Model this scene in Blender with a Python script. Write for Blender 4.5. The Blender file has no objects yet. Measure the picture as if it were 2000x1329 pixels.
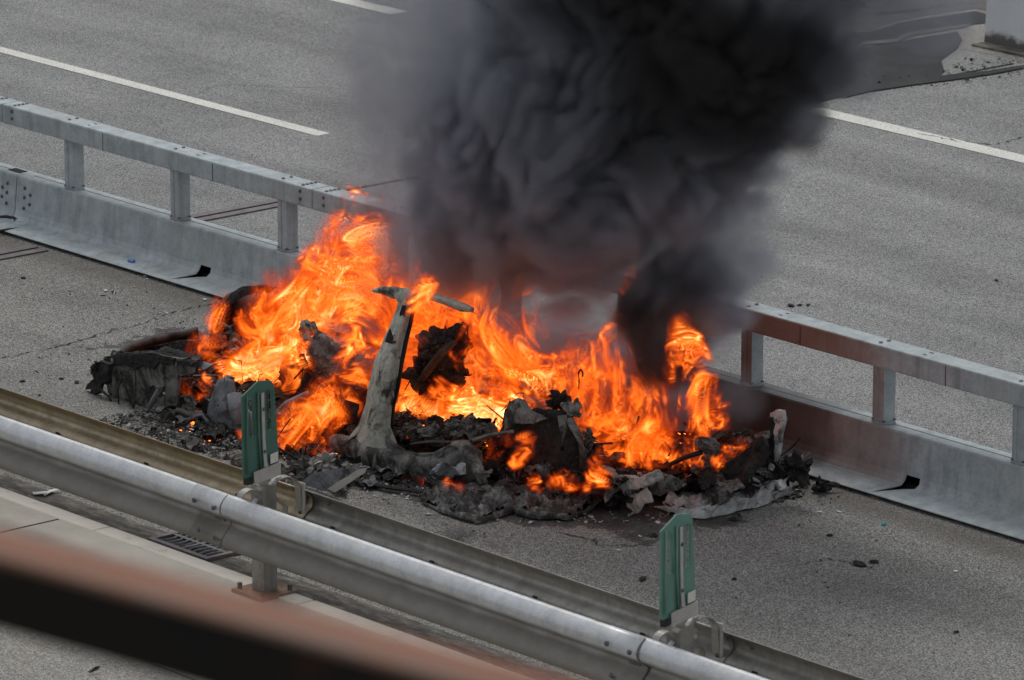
import bpy, bmesh, math, random
import numpy as np
from mathutils import Vector, noise as mnoise
random.seed(7); RNG=np.random.default_rng(7)
scn=bpy.context.scene
# ------------------------------------------------------------------ camera
F=11200.; PIT=math.radians(14.6); YAW=math.radians(40.6); DIST=39.33
_fh=np.array([-math.cos(YAW),math.sin(YAW),0]); RIGHT=np.array([math.sin(YAW),math.cos(YAW),0])
FWD=_fh*math.cos(PIT)+np.array([0,0,-math.sin(PIT)]); UP=np.cross(RIGHT,FWD); CAM=-FWD*DIST
cd=bpy.data.cameras.new('camera'); cam=bpy.data.objects.new('camera',cd); scn.collection.objects.link(cam)
from mathutils import Matrix
mw=Matrix(((RIGHT[0],UP[0],-FWD[0],CAM[0]),(RIGHT[1],UP[1],-FWD[1],CAM[1]),(RIGHT[2],UP[2],-FWD[2],CAM[2]),(0,0,0,1)))
cam.matrix_world=mw
cd.sensor_width=36; cd.lens=F/2000*36; cd.clip_end=6000; cd.clip_start=.1
cd.dof.use_dof=True; cd.dof.focus_distance=39.0; cd.dof.aperture_fstop=6.3
scn.camera=cam
# ------------------------------------------------------------------ world, sun, exposure
w=bpy.data.worlds.new('World'); scn.world=w; w.use_nodes=True; wn=w.node_tree
for n in list(wn.nodes): wn.nodes.remove(n)
sky=wn.nodes.new('ShaderNodeTexSky'); sky.sky_type='NISHITA'; sky.sun_disc=False
SUN_EL,SUN_AZ=math.radians(64),math.radians(300)
sky.sun_elevation=SUN_EL; sky.sun_rotation=SUN_AZ; sky.air_density=1.0; sky.dust_density=2.5; sky.ozone_density=1.6
bg=wn.nodes.new('ShaderNodeBackground'); bg.inputs[1].default_value=.082
wo=wn.nodes.new('ShaderNodeOutputWorld'); ovc=wn.nodes.new('ShaderNodeMix'); ovc.data_type='RGBA'; ovc.inputs[0].default_value=.72; ovc.inputs[7].default_value=(7.05,7.0,6.95,1)   # even high cloud over the clear sky
wn.links.new(sky.outputs[0],ovc.inputs[6]); wn.links.new(ovc.outputs[2],bg.inputs[0]); wn.links.new(bg.outputs[0],wo.inputs[0])
sd=bpy.data.lights.new('sun','SUN'); sd.energy=1.35; sd.angle=math.radians(24); sd.color=(1,.975,.92)
sun=bpy.data.objects.new('sun',sd); scn.collection.objects.link(sun)
sdir=Vector((math.sin(SUN_AZ)*math.cos(SUN_EL),math.cos(SUN_AZ)*math.cos(SUN_EL),math.sin(SUN_EL)))
sun.rotation_euler=sdir.to_track_quat('Z','Y').to_euler(); sun.location=(0,0,30)
vs=scn.view_settings; vs.view_transform='Standard'; vs.look='None'; vs.exposure=-0.02; vs.gamma=1; vs.use_curve_mapping=False
cy=scn.cycles; scn.render.engine='CYCLES'
cy.max_bounces=6; cy.diffuse_bounces=3; cy.glossy_bounces=3; cy.transparent_max_bounces=8; cy.volume_bounces=2
cy.use_adaptive_sampling=True; cy.adaptive_threshold=.02; cy.use_denoising=True; cy.sample_clamp_indirect=6
cy.volume_step_rate=1.0; cy.volume_max_steps=512
# ------------------------------------------------------------------ pixel -> place helpers (photo is 2000 x 1329)
def ray(px,py): return FWD*F+RIGHT*(px-1000)-UP*(py-664.5)
def G(px,py,z=0.): r=ray(px,py); return CAM+r*((z-CAM[2])/r[2])
def V(px,py,y): r=ray(px,py); return CAM+r*((y-CAM[1])/r[1])
def PV(px,py,p0,d):
    n=np.array([-d[1],d[0],0.]); r=ray(px,py); t=np.dot(np.asarray(p0)-CAM,n)/np.dot(r,n); return CAM+r*t
# ------------------------------------------------------------------ object helpers
COL=scn.collection
def tag(o,label=None,cat=None,group=None,kind=None):
    if label: o['label']=label
    if cat: o['category']=cat
    if group: o['group']=group
    if kind: o['kind']=kind
    return o
def empty(name,loc,label,cat,group=None):
    o=bpy.data.objects.new(name,None); COL.objects.link(o); o.location=tuple(loc); o.empty_display_size=.1
    return tag(o,label,cat,group)
def link(name,me,parent=None,at=None):
    o=bpy.data.objects.new(name,me); COL.objects.link(o)
    if parent is not None:
        o.parent=parent
        root=parent
        off=Vector((0,0,0))
        p=parent
        while p is not None: off+=Vector(p.location); p=p.parent
        o.location=(Vector(at) if at is not None else Vector((0,0,0)))-off
    elif at is not None: o.location=at
    return o
def mesh(name,vs,fs,mat,smooth=False,angle=None):
    me=bpy.data.meshes.new(name); me.from_pydata([tuple(map(float,v)) for v in vs],[],fs); me.materials.append(mat)
    me.validate(); 
    if smooth: me.polygons.foreach_set('use_smooth',[True]*len(me.polygons))
    me.update(); return me
def obj(name,vs,fs,mat,parent=None,smooth=False,at=None,solid=0,bevel=0):
    me=mesh(name,vs,fs,mat,smooth); o=link(name,me,parent,at)
    if solid: m=o.modifiers.new('solid','SOLIDIFY'); m.thickness=solid; m.offset=0
    if bevel: m=o.modifiers.new('bevel','BEVEL'); m.width=bevel; m.segments=2; m.limit_method='ANGLE'
    return o
class MB:
    def __init__(s): s.v=[]; s.f=[]
    def add(s,vs,fs):
        b=len(s.v); s.v+=[tuple(map(float,v)) for v in vs]; s.f+=[tuple(b+i for i in f) for f in fs]; return s
    def box(s,a,b):
        x0,y0,z0=a; x1,y1,z1=b
        return s.add([(x0,y0,z0),(x1,y0,z0),(x1,y1,z0),(x0,y1,z0),(x0,y0,z1),(x1,y0,z1),(x1,y1,z1),(x0,y1,z1)],
          [(0,3,2,1),(4,5,6,7),(0,1,5,4),(1,2,6,5),(2,3,7,6),(3,0,4,7)])
    def obox(s,c,u,v,w):   # centre and three half vectors
        c,u,v,w=map(lambda q:np.asarray(q,float),(c,u,v,w)); vs=[c+i*u+j*v+k*w for k in(-1,1) for j in(-1,1) for i in(-1,1)]
        return s.add(vs,[(0,2,3,1),(4,5,7,6),(0,1,5,4),(1,3,7,5),(3,2,6,7),(2,0,4,6)])
    def prism(s,poly,h):  # poly list of 3D, h extrude vector
        n=len(poly); h=np.asarray(h,float); P=[np.asarray(p,float) for p in poly]
        return s.add(P+[p+h for p in P],[tuple(range(n))[::-1],tuple(range(n,2*n))]+[(i,(i+1)%n,n+(i+1)%n,n+i) for i in range(n)])
    def tube(s,pts,r,seg=8,caps=True,squash=1.):
        pts=[np.asarray(p,float) for p in pts]; n=len(pts); rs=r if hasattr(r,'__len__') else [r]*n
        vs=[]; up=np.array([0,0,1.])
        for i,p in enumerate(pts):
            t=pts[min(i+1,n-1)]-pts[max(i-1,0)]; t/=np.linalg.norm(t)+1e-9
            a=np.cross(t,up); 
            if np.linalg.norm(a)<.05: a=np.cross(t,(1,0,0))
            a/=np.linalg.norm(a); b=np.cross(a,t)
            for k in range(seg):
                th=2*math.pi*k/seg; vs.append(p+a*math.cos(th)*rs[i]+b*math.sin(th)*rs[i]*squash)
        fs=[(i*seg+k,i*seg+(k+1)%seg,(i+1)*seg+(k+1)%seg,(i+1)*seg+k) for i in range(n-1) for k in range(seg)]
        if caps: fs+=[tuple(range(seg))[::-1],tuple((n-1)*seg+k for k in range(seg))]
        return s.add(vs,fs)
    def build(s,name,mat,parent=None,**k): return obj(name,s.v,s.f,mat,parent,**k)
# ------------------------------------------------------------------ materials
def ramp(nt,stops,interp='LINEAR'):
    r=nt.nodes.new('ShaderNodeValToRGB'); r.color_ramp.interpolation=interp
    e=r.color_ramp.elements
    while len(e)>1: e.remove(e[-1])
    for i,(p,c) in enumerate(stops):
        el=e[0] if i==0 else e.new(p)
        el.position=p; el.color=(*(c if hasattr(c,'__len__') else (c,c,c)),1)
    return r
class NT:
    def __init__(s,name):
        s.m=bpy.data.materials.new(name); s.m.use_nodes=True; s.t=s.m.node_tree
        s.b=s.t.nodes['Principled BSDF']; s.out=s.t.nodes['Material Output']
        s.tc=s.t.nodes.new('ShaderNodeTexCoord'); s.geo=s.t.nodes.new('ShaderNodeNewGeometry'); s.P=s.geo.outputs['Position']
    def n(s,t,**k):
        n=s.t.nodes.new('ShaderNode'+t)
        for a,b in k.items(): setattr(n,a,b)
        return n
    def L(s,a,b): s.t.links.new(a,b)
    def noise(s,scale,detail=4,rough=.6,vec=None,dist=0,stretch=None):
        v=vec or s.P
        if stretch:
            mp=s.n('Mapping'); mp.inputs['Scale'].default_value=stretch; s.L(v,mp.inputs[0]); v=mp.outputs[0]
        n=s.n('TexNoise'); n.inputs['Scale'].default_value=scale; n.inputs['Detail'].default_value=detail; n.inputs['Roughness'].default_value=rough; n.inputs['Distortion'].default_value=dist
        s.L(v,n.inputs['Vector']); return n.outputs[0]
    def voro(s,scale,feature='F1',vec=None,out=0):
        n=s.n('TexVoronoi',feature=feature); n.inputs['Scale'].default_value=scale; s.L(vec or s.P,n.inputs['Vector']); return n.outputs[out]
    def ramp(s,fac,stops,interp='LINEAR'):
        r=ramp(s.t,stops,interp); s.L(fac,r.inputs[0]); return r.outputs[0]
    def mix(s,fac,a,b,mode='MIX'):
        m=s.n('Mix',data_type='RGBA',blend_type=mode); m.clamp_factor=True
        for v,i in ((fac,0),(a,6),(b,7)):
            if hasattr(v,'node') : s.L(v,m.inputs[i])
            elif i==0: m.inputs[0].default_value=v
            else: m.inputs[i].default_value=(*(v if hasattr(v,'__len__') else (v,v,v)),1)
        return m.outputs[2]
    def math(s,op,a,b=0,c=0,clamp=False):
        m=s.n('Math',operation=op,use_clamp=clamp)
        for i,v in enumerate((a,b,c)):
            if hasattr(v,'node'): s.L(v,m.inputs[i])
            else: m.inputs[i].default_value=v
        return m.outputs[0]
    def xyz(s):
        x=s.n('SeparateXYZ'); s.L(s.P,x.inputs[0]); return x.outputs
    def bump(s,h,strength=.3,dist=.01):
        b=s.n('Bump'); b.inputs['Strength'].default_value=strength; b.inputs['Distance'].default_value=dist; s.L(h,b.inputs['Height']); s.L(b.outputs[0],s.b.inputs['Normal'])
    def col(s,c):
        if hasattr(c,'node'): s.L(c,s.b.inputs['Base Color'])
        else: s.b.inputs['Base Color'].default_value=(*c,1)
    def set(s,rough=.8,metal=0,spec=None):
        if hasattr(rough,'node'): s.L(rough,s.b.inputs['Roughness'])
        else: s.b.inputs['Roughness'].default_value=rough
        s.b.inputs['Metallic'].default_value=metal
        if spec is not None: s.b.inputs['Specular IOR Level'].default_value=spec
        return s
def asphalt(name,lo,mid,hi,tint,near=False):
    a=NT(name); g=a.noise(115,3,.8); v=a.voro(150,out=1)
    hs=a.n('SeparateColor'); a.L(v,hs.inputs[0]); gs=a.math('ADD',a.math('MULTIPLY',g,.62),a.math('MULTIPLY',hs.outputs[0],.38))
    c=a.ramp(gs,[(.30,lo),(.46,mid),(.57,hi),(.78,tuple(min(.6,q*1.9) for q in hi))])
    big=a.ramp(a.noise(.55,6,.65),[(.3,.70),(.5,.92),(.75,1.06)])
    c=a.mix(1.,c,big,'MULTIPLY')
    wheel=a.ramp(a.noise(.9,4,.55,stretch=(.07,1.7,1)),[(.35,.80),(.6,1.02)])
    c=a.mix(1.,c,wheel,'MULTIPLY')
    c=a.mix(a.ramp(a.noise(1.7,4,.7),[(.5,0),(.8,.6)]),c,a.mix(1.,c,tint,'MULTIPLY'))
    # thin wandering cracks
    wv=a.n('Mapping'); nz=a.n('TexNoise'); nz.inputs['Scale'].default_value=3.5; nz.inputs['Detail'].default_value=5; a.L(a.P,nz.inputs[0])
    ad=a.n('VectorMath',operation='MULTIPLY_ADD'); ad.inputs[1].default_value=(.35,.35,.35); a.L(nz.outputs['Color'],ad.inputs[0]); a.L(a.P,ad.inputs[2])
    cr=a.voro(.42,'DISTANCE_TO_EDGE',vec=ad.outputs[0])
    crm=a.math('MULTIPLY',a.ramp(cr,[(.0,1),(.002,.8),(.0055,0)]),a.ramp(a.noise(1.1,3,.6),[(.52,0),(.68,.6)]))
    c=a.mix(crm,c,(.028,.027,.026))
    if near:
        x,y,z=a.xyz()
        # soot and burnt residue spread on the road round the wreck
        dx=a.math('DIVIDE',a.math('SUBTRACT',x,1.25),3.0); dy=a.math('DIVIDE',a.math('ADD',y,2.0),1.12)
        d=a.math('SQRT',a.math('ADD',a.math('POWER',dx,2.),a.math('POWER',dy,2.)))
        d=a.math('ADD',d,a.math('MULTIPLY',a.math('SUBTRACT',a.noise(2.2,6,.65),.5),.9))
        c=a.mix(a.ramp(d,[(.78,.92),(.98,.6),(1.2,.22),(1.5,0)]),c,(.018,.017,.016))
        sp=a.voro(26,out=0); c=a.mix(a.math('MULTIPLY',a.ramp(sp,[(.08,1),(.16,0)]),a.ramp(a.noise(2.6,3,.6),[(.52,0),(.7,.8)])),c,(.02,.02,.02))
        c=a.mix(a.ramp(a.math('ABSOLUTE',a.math('ADD',y,1.0)),[(0,.55),(.25,0)]),c,(.10,.085,.07))
    a.col(c); a.set(.88,0,.35); a.bump(gs,.55,.006); return a.m
M={}
M['asphalt_near']=asphalt('asphalt_near',(.06,.06,.058),(.16,.159,.152),(.32,.318,.305),(.97,.94,.88),True)
M['asphalt_far']=asphalt('asphalt_far',(.075,.077,.076),(.195,.20,.199),(.37,.377,.375),(.93,.97,1.04))
M['asphalt_walk']=asphalt('asphalt_walk',(.10,.097,.09),(.23,.22,.20),(.38,.37,.34),(1.,.95,.88))
a=NT('ground_soil'); a.col(a.ramp(a.noise(.3,6),[(.3,(.05,.06,.03)),(.7,(.14,.12,.08))])); a.set(.95); M['soil']=a.m
a=NT('road_paint'); c=a.ramp(a.noise(60,3,.7),[(.33,(.14,.135,.13)),(.42,(.64,.64,.60)),(.7,(.82,.82,.78))]); a.col(a.mix(a.ramp(a.noise(3,4,.6),[(.4,0),(.75,.35)]),c,(.4,.39,.36))); a.set(.75); a.bump(a.noise(95,2),.4,.004); M['paint']=a.m
def galv(name,base,dark,rough=.42,metal=.75,streak=.5,dirt=(.28,.25,.19),dirtamt=.3):
    a=NT(name); sp=a.voro(70,out=1); s=a.n('SeparateColor'); a.L(sp,s.inputs[0])
    n=a.noise(7,5,.65); c=a.mix(a.ramp(n,[(.35,0),(.65,1)]),dark,base)
    c=a.mix(a.math('MULTIPLY',s.outputs[0],.28),c,tuple(min(1,q*1.3) for q in base))
    st=a.noise(9,4,.6,stretch=(1.4,1.4,.09)); c=a.mix(a.ramp(st,[(.5,0),(.72,streak)]),c,tuple(q*.55 for q in dark))
    c=a.mix(a.ramp(a.noise(1.6,5,.7),[(.45,0),(.7,dirtamt)]),c,dirt)
    a.col(c); a.set(a.ramp(a.noise(12,4),[(.3,rough-.08),(.7,rough+.14)]),metal); a.bump(a.noise(40,3),.08,.003); return a.m
def soot_or_glow(name,src,x0,x1,col=(.022,.018,.016),top=.93,facing=False):
    m=src.copy(); m.name=name; t=m.node_tree; b=t.nodes['Principled BSDF']; base=b.inputs['Base Color'].links[0].from_socket
    g=t.nodes.new('ShaderNodeNewGeometry'); sx=t.nodes.new('ShaderNodeSeparateXYZ'); t.links.new(g.outputs[0],sx.inputs[0])
    n=t.nodes.new('ShaderNodeTexNoise'); n.inputs['Scale'].default_value=3.; n.inputs['Detail'].default_value=6; t.links.new(g.outputs[0],n.inputs[0])
    c=(x0+x1)/2; h=(x1-x0)/2
    def mm(op,a,b=0.,c_=0.):
        q=t.nodes.new('ShaderNodeMath'); q.operation=op
        for i,v in enumerate((a,b,c_)):
            if hasattr(v,'node'): t.links.new(v,q.inputs[i])
            else: q.inputs[i].default_value=v
        return q.outputs[0]
    d=mm('DIVIDE',mm('ABSOLUTE',mm('SUBTRACT',sx.outputs[0],c)),h); d=mm('ADD',d,mm('MULTIPLY',mm('SUBTRACT',n.outputs[0],.5),.35))
    r=ramp(t,[(.72,top),(.92,top*.62),(1.12,0)]); t.links.new(d,r.inputs[0])
    mx=t.nodes.new('ShaderNodeMix'); mx.data_type='RGBA'; rf=r.outputs[0]
    if facing:   # fire glow and heat stain painted only on the side turned to the fire
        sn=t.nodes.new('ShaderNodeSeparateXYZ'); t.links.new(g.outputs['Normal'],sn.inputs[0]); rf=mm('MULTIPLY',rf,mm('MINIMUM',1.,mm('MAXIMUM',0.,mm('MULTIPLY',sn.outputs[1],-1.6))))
    t.links.new(rf,mx.inputs[0]); t.links.new(base,mx.inputs[6]); mx.inputs[7].default_value=(*col,1); t.links.new(mx.outputs[2],b.inputs['Base Color'])
    b.inputs['Metallic'].default_value*=.4
    return m
M['galv']=galv('galvanised_steel',(.43,.49,.52),(.27,.32,.345),.5,.45,.5,(.33,.32,.28),.35)
M['galv_base']=soot_or_glow('soot_glow_steel_base',soot_or_glow('scorch_glow_base',M['galv'],-1.2,4.6,(.15,.085,.06),.6,True),-1.2,3.9); M['galv_rail']=soot_or_glow('soot_glow_steel_rail',soot_or_glow('scorch_glow_rail',M['galv'],-.8,4.3,(.20,.105,.06),.75,True),-.9,2.35)  # orange fire glow put into the colour along with scorch, soot over it
M['galv_bright']=galv('galvanised_beam',(.60,.62,.65),(.46,.48,.51),.46,.7,.18,(.42,.40,.34),.35)
_m=M['galv_bright']; _t=_m.node_tree; _b=_t.nodes['Principled BSDF']; _c=_b.inputs['Base Color'].links[0].from_socket   # shade below the upper wave painted into the colour of the lower half
_g=_t.nodes.new('ShaderNodeNewGeometry'); _s=_t.nodes.new('ShaderNodeSeparateXYZ'); _t.links.new(_g.outputs[0],_s.inputs[0]); _n=_t.nodes.new('ShaderNodeTexNoise'); _n.inputs['Scale'].default_value=2.5; _n.inputs['Detail'].default_value=5; _t.links.new(_g.outputs[0],_n.inputs[0])
_q=_t.nodes.new('ShaderNodeMath'); _q.operation='MULTIPLY_ADD'; _q.inputs[1].default_value=.10; _t.links.new(_n.outputs[0],_q.inputs[0]); _t.links.new(_s.outputs[2],_q.inputs[2])
_r=ramp(_t,[(.51,.85),(.60,.0)]); _t.links.new(_q.outputs[0],_r.inputs[0]); _x=_t.nodes.new('ShaderNodeMix'); _x.data_type='RGBA'; _t.links.new(_r.outputs[0],_x.inputs[0]); _t.links.new(_c,_x.inputs[6]); _x.inputs[7].default_value=(.17,.152,.122,1); _t.links.new(_x.outputs[2],_b.inputs['Base Color'])
M['galv_tan']=galv('weathered_beam',(.46,.39,.28),(.27,.225,.155),.36,.9,.3,(.34,.28,.17),.5)
M['galv_dull']=galv('dull_zinc_steel',(.40,.39,.37),(.26,.255,.24),.42,.75,.4,(.26,.22,.15),.4)
def simple(name,stops,scale=8,rough=.7,metal=0,bump=.2,detail=5):
    a=NT(name); n=a.noise(scale,detail,.65); a.col(a.ramp(n,stops)); a.set(rough,metal); a.bump(a.noise(scale*4,4),bump,.006); return a.m
M['bolt']=simple('dark_bolt_steel',[(.3,(.06,.065,.07)),(.7,(.16,.17,.18))],30,.5,.6)
M['black']=simple('black_void',[(.3,.006),(.7,.012)],10,.9)
M['rubber']=simple('black_rubber',[(.3,.012),(.7,.03)],14,.75)
M['joint_steel']=simple('joint_rail_steel',[(.3,(.10,.088,.095)),(.7,(.20,.175,.18))],9,.5,.4)
M['rust_plate']=simple('rusty_plate',[(.3,(.10,.055,.035)),(.55,(.20,.13,.09)),(.8,(.30,.24,.19))],12,.8,.1)
a=NT('sidewalk_concrete'); c=a.ramp(a.noise(1.3,6,.65),[(.3,(.30,.28,.245)),(.6,(.42,.40,.355)),(.8,(.48,.455,.41))]); c=a.mix(a.ramp(a.noise(40,3,.7),[(.3,.35),(.42,0)]),c,(.2,.18,.15)); sp=a.voro(7,out=0); c=a.mix(a.math('MULTIPLY',a.ramp(sp,[(.03,1),(.06,0)]),a.ramp(a.noise(2,2),[(.5,0),(.55,.7)])),c,(.07,.055,.045)); a.col(c); a.set(.85); a.bump(a.noise(60,3),.2,.003); M['concrete']=a.m
a=NT('kerb_paint'); c=a.ramp(a.noise(9,6,.7),[(.28,(.33,.31,.27)),(.42,(.53,.51,.46)),(.8,(.60,.58,.53))]); a.col(c); a.set(.8); M['kerb']=a.m
a=NT('dirty_gutter'); c=a.ramp(a.noise(14,7,.75,stretch=(.4,1.4,1)),[(.32,(.035,.033,.03)),(.5,(.10,.095,.085)),(.68,(.26,.245,.215))]); a.col(c); a.set(.9); a.bump(a.noise(25,5),.6,.01); M['gutter']=a.m
a=NT('white_wall_paint'); c=a.ramp(a.noise(2.4,5),[(.3,(.58,.60,.62)),(.7,(.74,.76,.78))]); x,y,z=a.xyz(); d=a.math('ADD',z,a.math('MULTIPLY',a.math('SUBTRACT',a.noise(9,5,.7),.5),.22)); c=a.mix(a.ramp(d,[(.06,.95),(.13,0)]),c,(.09,.085,.07)); a.col(c); a.set(.8); M['white_wall']=a.m
M['dark_matt']=simple('dark_patch',[(.3,(.035,.037,.040)),(.7,(.065,.067,.071))],3,.9); M['dark_matt'].node_tree.nodes['Principled BSDF'].inputs['Specular IOR Level'].default_value=.15
M['pale_edge']=simple('pale_patch',[(.3,(.085,.08,.075)),(.7,(.14,.133,.122))],6,.9)
a=NT('green_plastic'); c=a.ramp(a.noise(6,5),[(.3,(.05,.125,.10)),(.7,(.075,.18,.14))]); x,y,z=a.xyz(); c=a.mix(a.ramp(a.noise(18,5,.7),[(.5,0),(.8,.35)]),c,(.10,.16,.13)); a.col(c); a.set(.45); M['green']=a.m
a=NT('faded_green_plastic'); c=a.ramp(a.noise(6,5),[(.3,(.10,.22,.18)),(.7,(.15,.30,.245))]); c=a.mix(a.ramp(a.noise(18,5,.7),[(.45,0),(.8,.4)]),c,(.17,.25,.21)); a.col(c); a.set(.5); M['green_pale']=a.m
M['strip']=simple('grey_strip',[(.3,(.40,.38,.36)),(.7,(.52,.50,.47))],20,.6,.1)
M['sticker']=simple('reflector_sticker',[(.3,(.62,.62,.54)),(.7,(.72,.71,.62))],12,.4)
a=NT('rusty_paint_rail'); n=a.noise(4.5,5,.7); c=a.ramp(n,[(.3,(.15,.12,.10)),(.48,(.165,.115,.09)),(.58,(.19,.10,.065)),(.75,(.17,.08,.05))]); geo=a.n('SeparateXYZ'); a.L(a.geo.outputs['Normal'],geo.inputs[0])
_zr=8.05; _a0=G(0,1035,_zr); _a1=G(1100,1329,_zr); _d=(_a1-_a0)/np.linalg.norm(_a1-_a0); _p=np.array([_d[1],-_d[0],0]); _p*=np.sign(np.dot(_p,CAM-_a0))
dp=a.n('VectorMath',operation='DOT_PRODUCT'); sb=a.n('VectorMath',operation='SUBTRACT'); a.L(a.P,sb.inputs[0]); sb.inputs[1].default_value=tuple(_a0); a.L(sb.outputs[0],dp.inputs[0]); dp.inputs[1].default_value=tuple(_p)
ed=a.math('ADD',a.math('DIVIDE',dp.outputs['Value'],.10),a.math('MULTIPLY',a.math('SUBTRACT',n,.5),.9)); c=a.mix(a.ramp(ed,[(.1,.95),(.55,.25),(.8,0)]),c,(.25,.085,.04))
a.col(c); a.set(.75); a.bump(a.noise(30,4),.4,.004); M['rust_rail']=a.m
M['rail_dark']=simple('dark_rail_face',[(.35,(.012,.012,.012)),(.6,(.017,.014,.013)),(.74,(.07,.02,.01))],3,.95); M['rail_dark'].node_tree.nodes['Principled BSDF'].inputs['Specular IOR Level'].default_value=.12  # near black, far darker than the rail top
def place(stops,*a): pass
# ------------------------------------------------------------------ the ground
def sheet(name,x0,x1,y0,y1,z,mat,kind='structure',poly=None):
    p=poly or [(x0,y0),(x1,y0),(x1,y1),(x0,y1)]
    o=obj(name,[(a,b,z) for a,b in p],[tuple(range(len(p)))],mat)
    if kind: o['kind']=kind
    return o
JX=-4.25
sheet('ground',-2500,2500,-2500,2500,-.35,M['soil'])
def slab(name,x0,x1,y0,y1,z1,z0,mat):
    m=MB().box((x0,y0,z0),(x1,y1,z1)); o=m.build(name,mat); o['kind']='structure'; return o
slab('road',-220,220,-4.62,.05,0,-.3,M['asphalt_near'])
slab('far_road',-220,220,.05,9.32,0.0,-.3,M['asphalt_far'])
slab('gutter',-220,220,-4.842,-4.62,.004,-.3,M['gutter'])
slab('pavement',-220,220,-6.28,-4.862,.020,-.3,M['concrete'])
slab('footway',-220,220,-12.,-6.28,.012,-.3,M['asphalt_walk'])
# kerb stones, one by one along the pavement edge
kx=-12.
while kx<12:
    L=1.98; o=MB().box((kx+.004,-4.98,-.1),(kx+L,-4.842,.026)).build('kerb_stone',M['kerb'],bevel=.008); o['kind']='structure'; kx+=L+.006
    o.modifiers[0].segments=1
# pavement slab joints as recessed dark strips
for xx in (1.55,-4.4,7.9):
    m=MB().box((xx,-6.2,.0),(xx+.012,-4.985,.0232)); o=m.build('pavement_joint',M['dark_matt']); o['kind']='structure'
# painted lane lines
def line(name,x0,x1,y0,y1): 
    o=sheet(name,0,0,0,0,.004,M['paint'],poly=[(x0,y0),(x1,y0+.0),(x1,y1),(x0,y1)]); return o
line('lane_line',-200,-5.88,3.0,3.14)
line('edge_line',-60,-9.28,6.55,6.75); line('edge_line',-4.05,80,6.57,6.77)
# expansion joint: two steel edge rails with a black gap, across both carriageways
for (y0,y1) in ((-4.6,-.9),(-.5,9.2)):
    y2=min(y1,1.6)
    for s,x in ((0,JX-.105),(1,JX+.02)):
        o=MB().box((x,y0,-.02),(x+.085,y2,.012)).build('expansion_joint_rail',M['joint_steel']); o['kind']='structure'
    o=MB().box((JX-.02,y0,-.02),(JX+.02,y2,.005)).build('expansion_joint_gap',M['black']); o['kind']='structure'
    if y1>2: o=MB().box((JX-.022,y2+.001,-.02),(JX+.012,y1,.004)).build('expansion_joint_gap',M['black']); o['kind']='structure'
# dark patches and a white parapet beyond the joint, at the far edge of the far road
def gpoly(name,pts,mat,z): 
    P=[G(*p,z) for p in pts]; o=obj(name,P,[tuple(range(len(P)))],mat); o['kind']='structure'; return o
# ------------------------------------------------------------------ far steel safety barrier
FY=-.84
prof=[(FY,.030),(FY+.17,.048),(FY+.205,.058),(FY+.228,.085),(FY+.24,.12),(FY+.265,.365),(FY+.272,.375),(FY+.43,.375),(FY+.437,.365),(FY+.462,.12),(FY+.474,.085),(FY+.497,.058),(FY+.532,.045),(FY+.70,.030)]
bar=empty('safety_barrier',(0,-.5,0),'galvanised steel safety barrier with posts and top rail running between the two carriageways','safety barrier')
jointsB=[-16.4,-12.6,-8.8,-4.97,-1.2,2.45,6.15,9.85,13.55]
slots=[V(372,540,FY+.1)[0],V(1752,965,FY+.1)[0],-11.,9.2]
SL=MB()
for a_,b_ in zip(jointsB[:-1],jointsB[1:]):
    sl=[s for s in slots if a_<s<b_]
    bb=MB(); st=[(a_+.003,)*2]
    # stations: x positions per profile point
    xs=[[a_+.004]*len(prof)]
    for s in sorted(sl):
        half=[.0,.035,.06,.065,.06]+[0]*9
        sh=[-.16,-.06,-.01,0,0]+[0]*9
        xs.append([s+sh[i]-half[i] for i in range(len(prof))]); xs.append([s+sh[i]+half[i]+1e-4 for i in range(len(prof))])
    xs.append([b_-.004]*len(prof))
    vs=[];fs=[];n=len(prof)
    for X in xs: vs+=[(X[i],prof[i][0],prof[i][1]) for i in range(n)]
    for k in range(len(xs)-1):
        hole=(k%2==1)
        for i in range(n-1):
            if hole and i<4: continue
            fs.append((k*n+i,(k+1)*n+i,(k+1)*n+i+1,k*n+i+1))
    if a_<-4.9 and b_>-4.98 and b_<0 or True:
        pass
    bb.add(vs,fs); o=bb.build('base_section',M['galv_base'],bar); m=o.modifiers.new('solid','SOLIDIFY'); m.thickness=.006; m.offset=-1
    o=MB().box((a_+.02,FY+.045,-.0),(b_-.02,FY+.65,.020)).build('rubber_foot',M['rubber'],bar)
    o=MB().box((a_+.3,FY+.27,.012),(b_-.3,FY+.44,.05)).build('dark_interior',M['black'],bar)  # black box added to make the inside dark behind the drain slots
    # groove line pressed in the top face
    o=MB().box((a_+.1,FY+.355,.3735),(b_-.1,FY+.362,.3772)).build('pressed_seam',M['bolt'],bar)
# access hole in the top face of a base section
hx=V(32,330,FY+.35)[0]
o=MB().box((hx-.075,FY+.325,.37),(hx+.075,FY+.40,.3785)).build('access_hole',M['black'],bar)
RZ0,RZ1=.745,.892; RY0,RY1=FY+.262,FY+.43
jr=V(3,205,RY0)[0]
jointsR=[jr-3*3.68+k*3.68 for k in range(8)]
for a_,b_ in zip(jointsR[:-1],jointsR[1:]):
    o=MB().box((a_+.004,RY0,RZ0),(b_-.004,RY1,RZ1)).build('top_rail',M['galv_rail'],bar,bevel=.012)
# seams and stray bolt holes on the rail
for x in jointsR:
    for dx in (1.25,2.55):
        MB().box((x+dx,RY0-.002,RZ0+.004),(x+dx+.006,RY0+.01,RZ1-.012)).build('weld_seam',M['bolt'],bar)
        for dy in (-.03,.03): MB().box((x+dx-.25,FY+.345+dy-.006,RZ1-.004),(x+dx-.22,FY+.345+dy+.006,RZ1+.0015)).build('bolt_hole',M['black'],bar)
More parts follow.
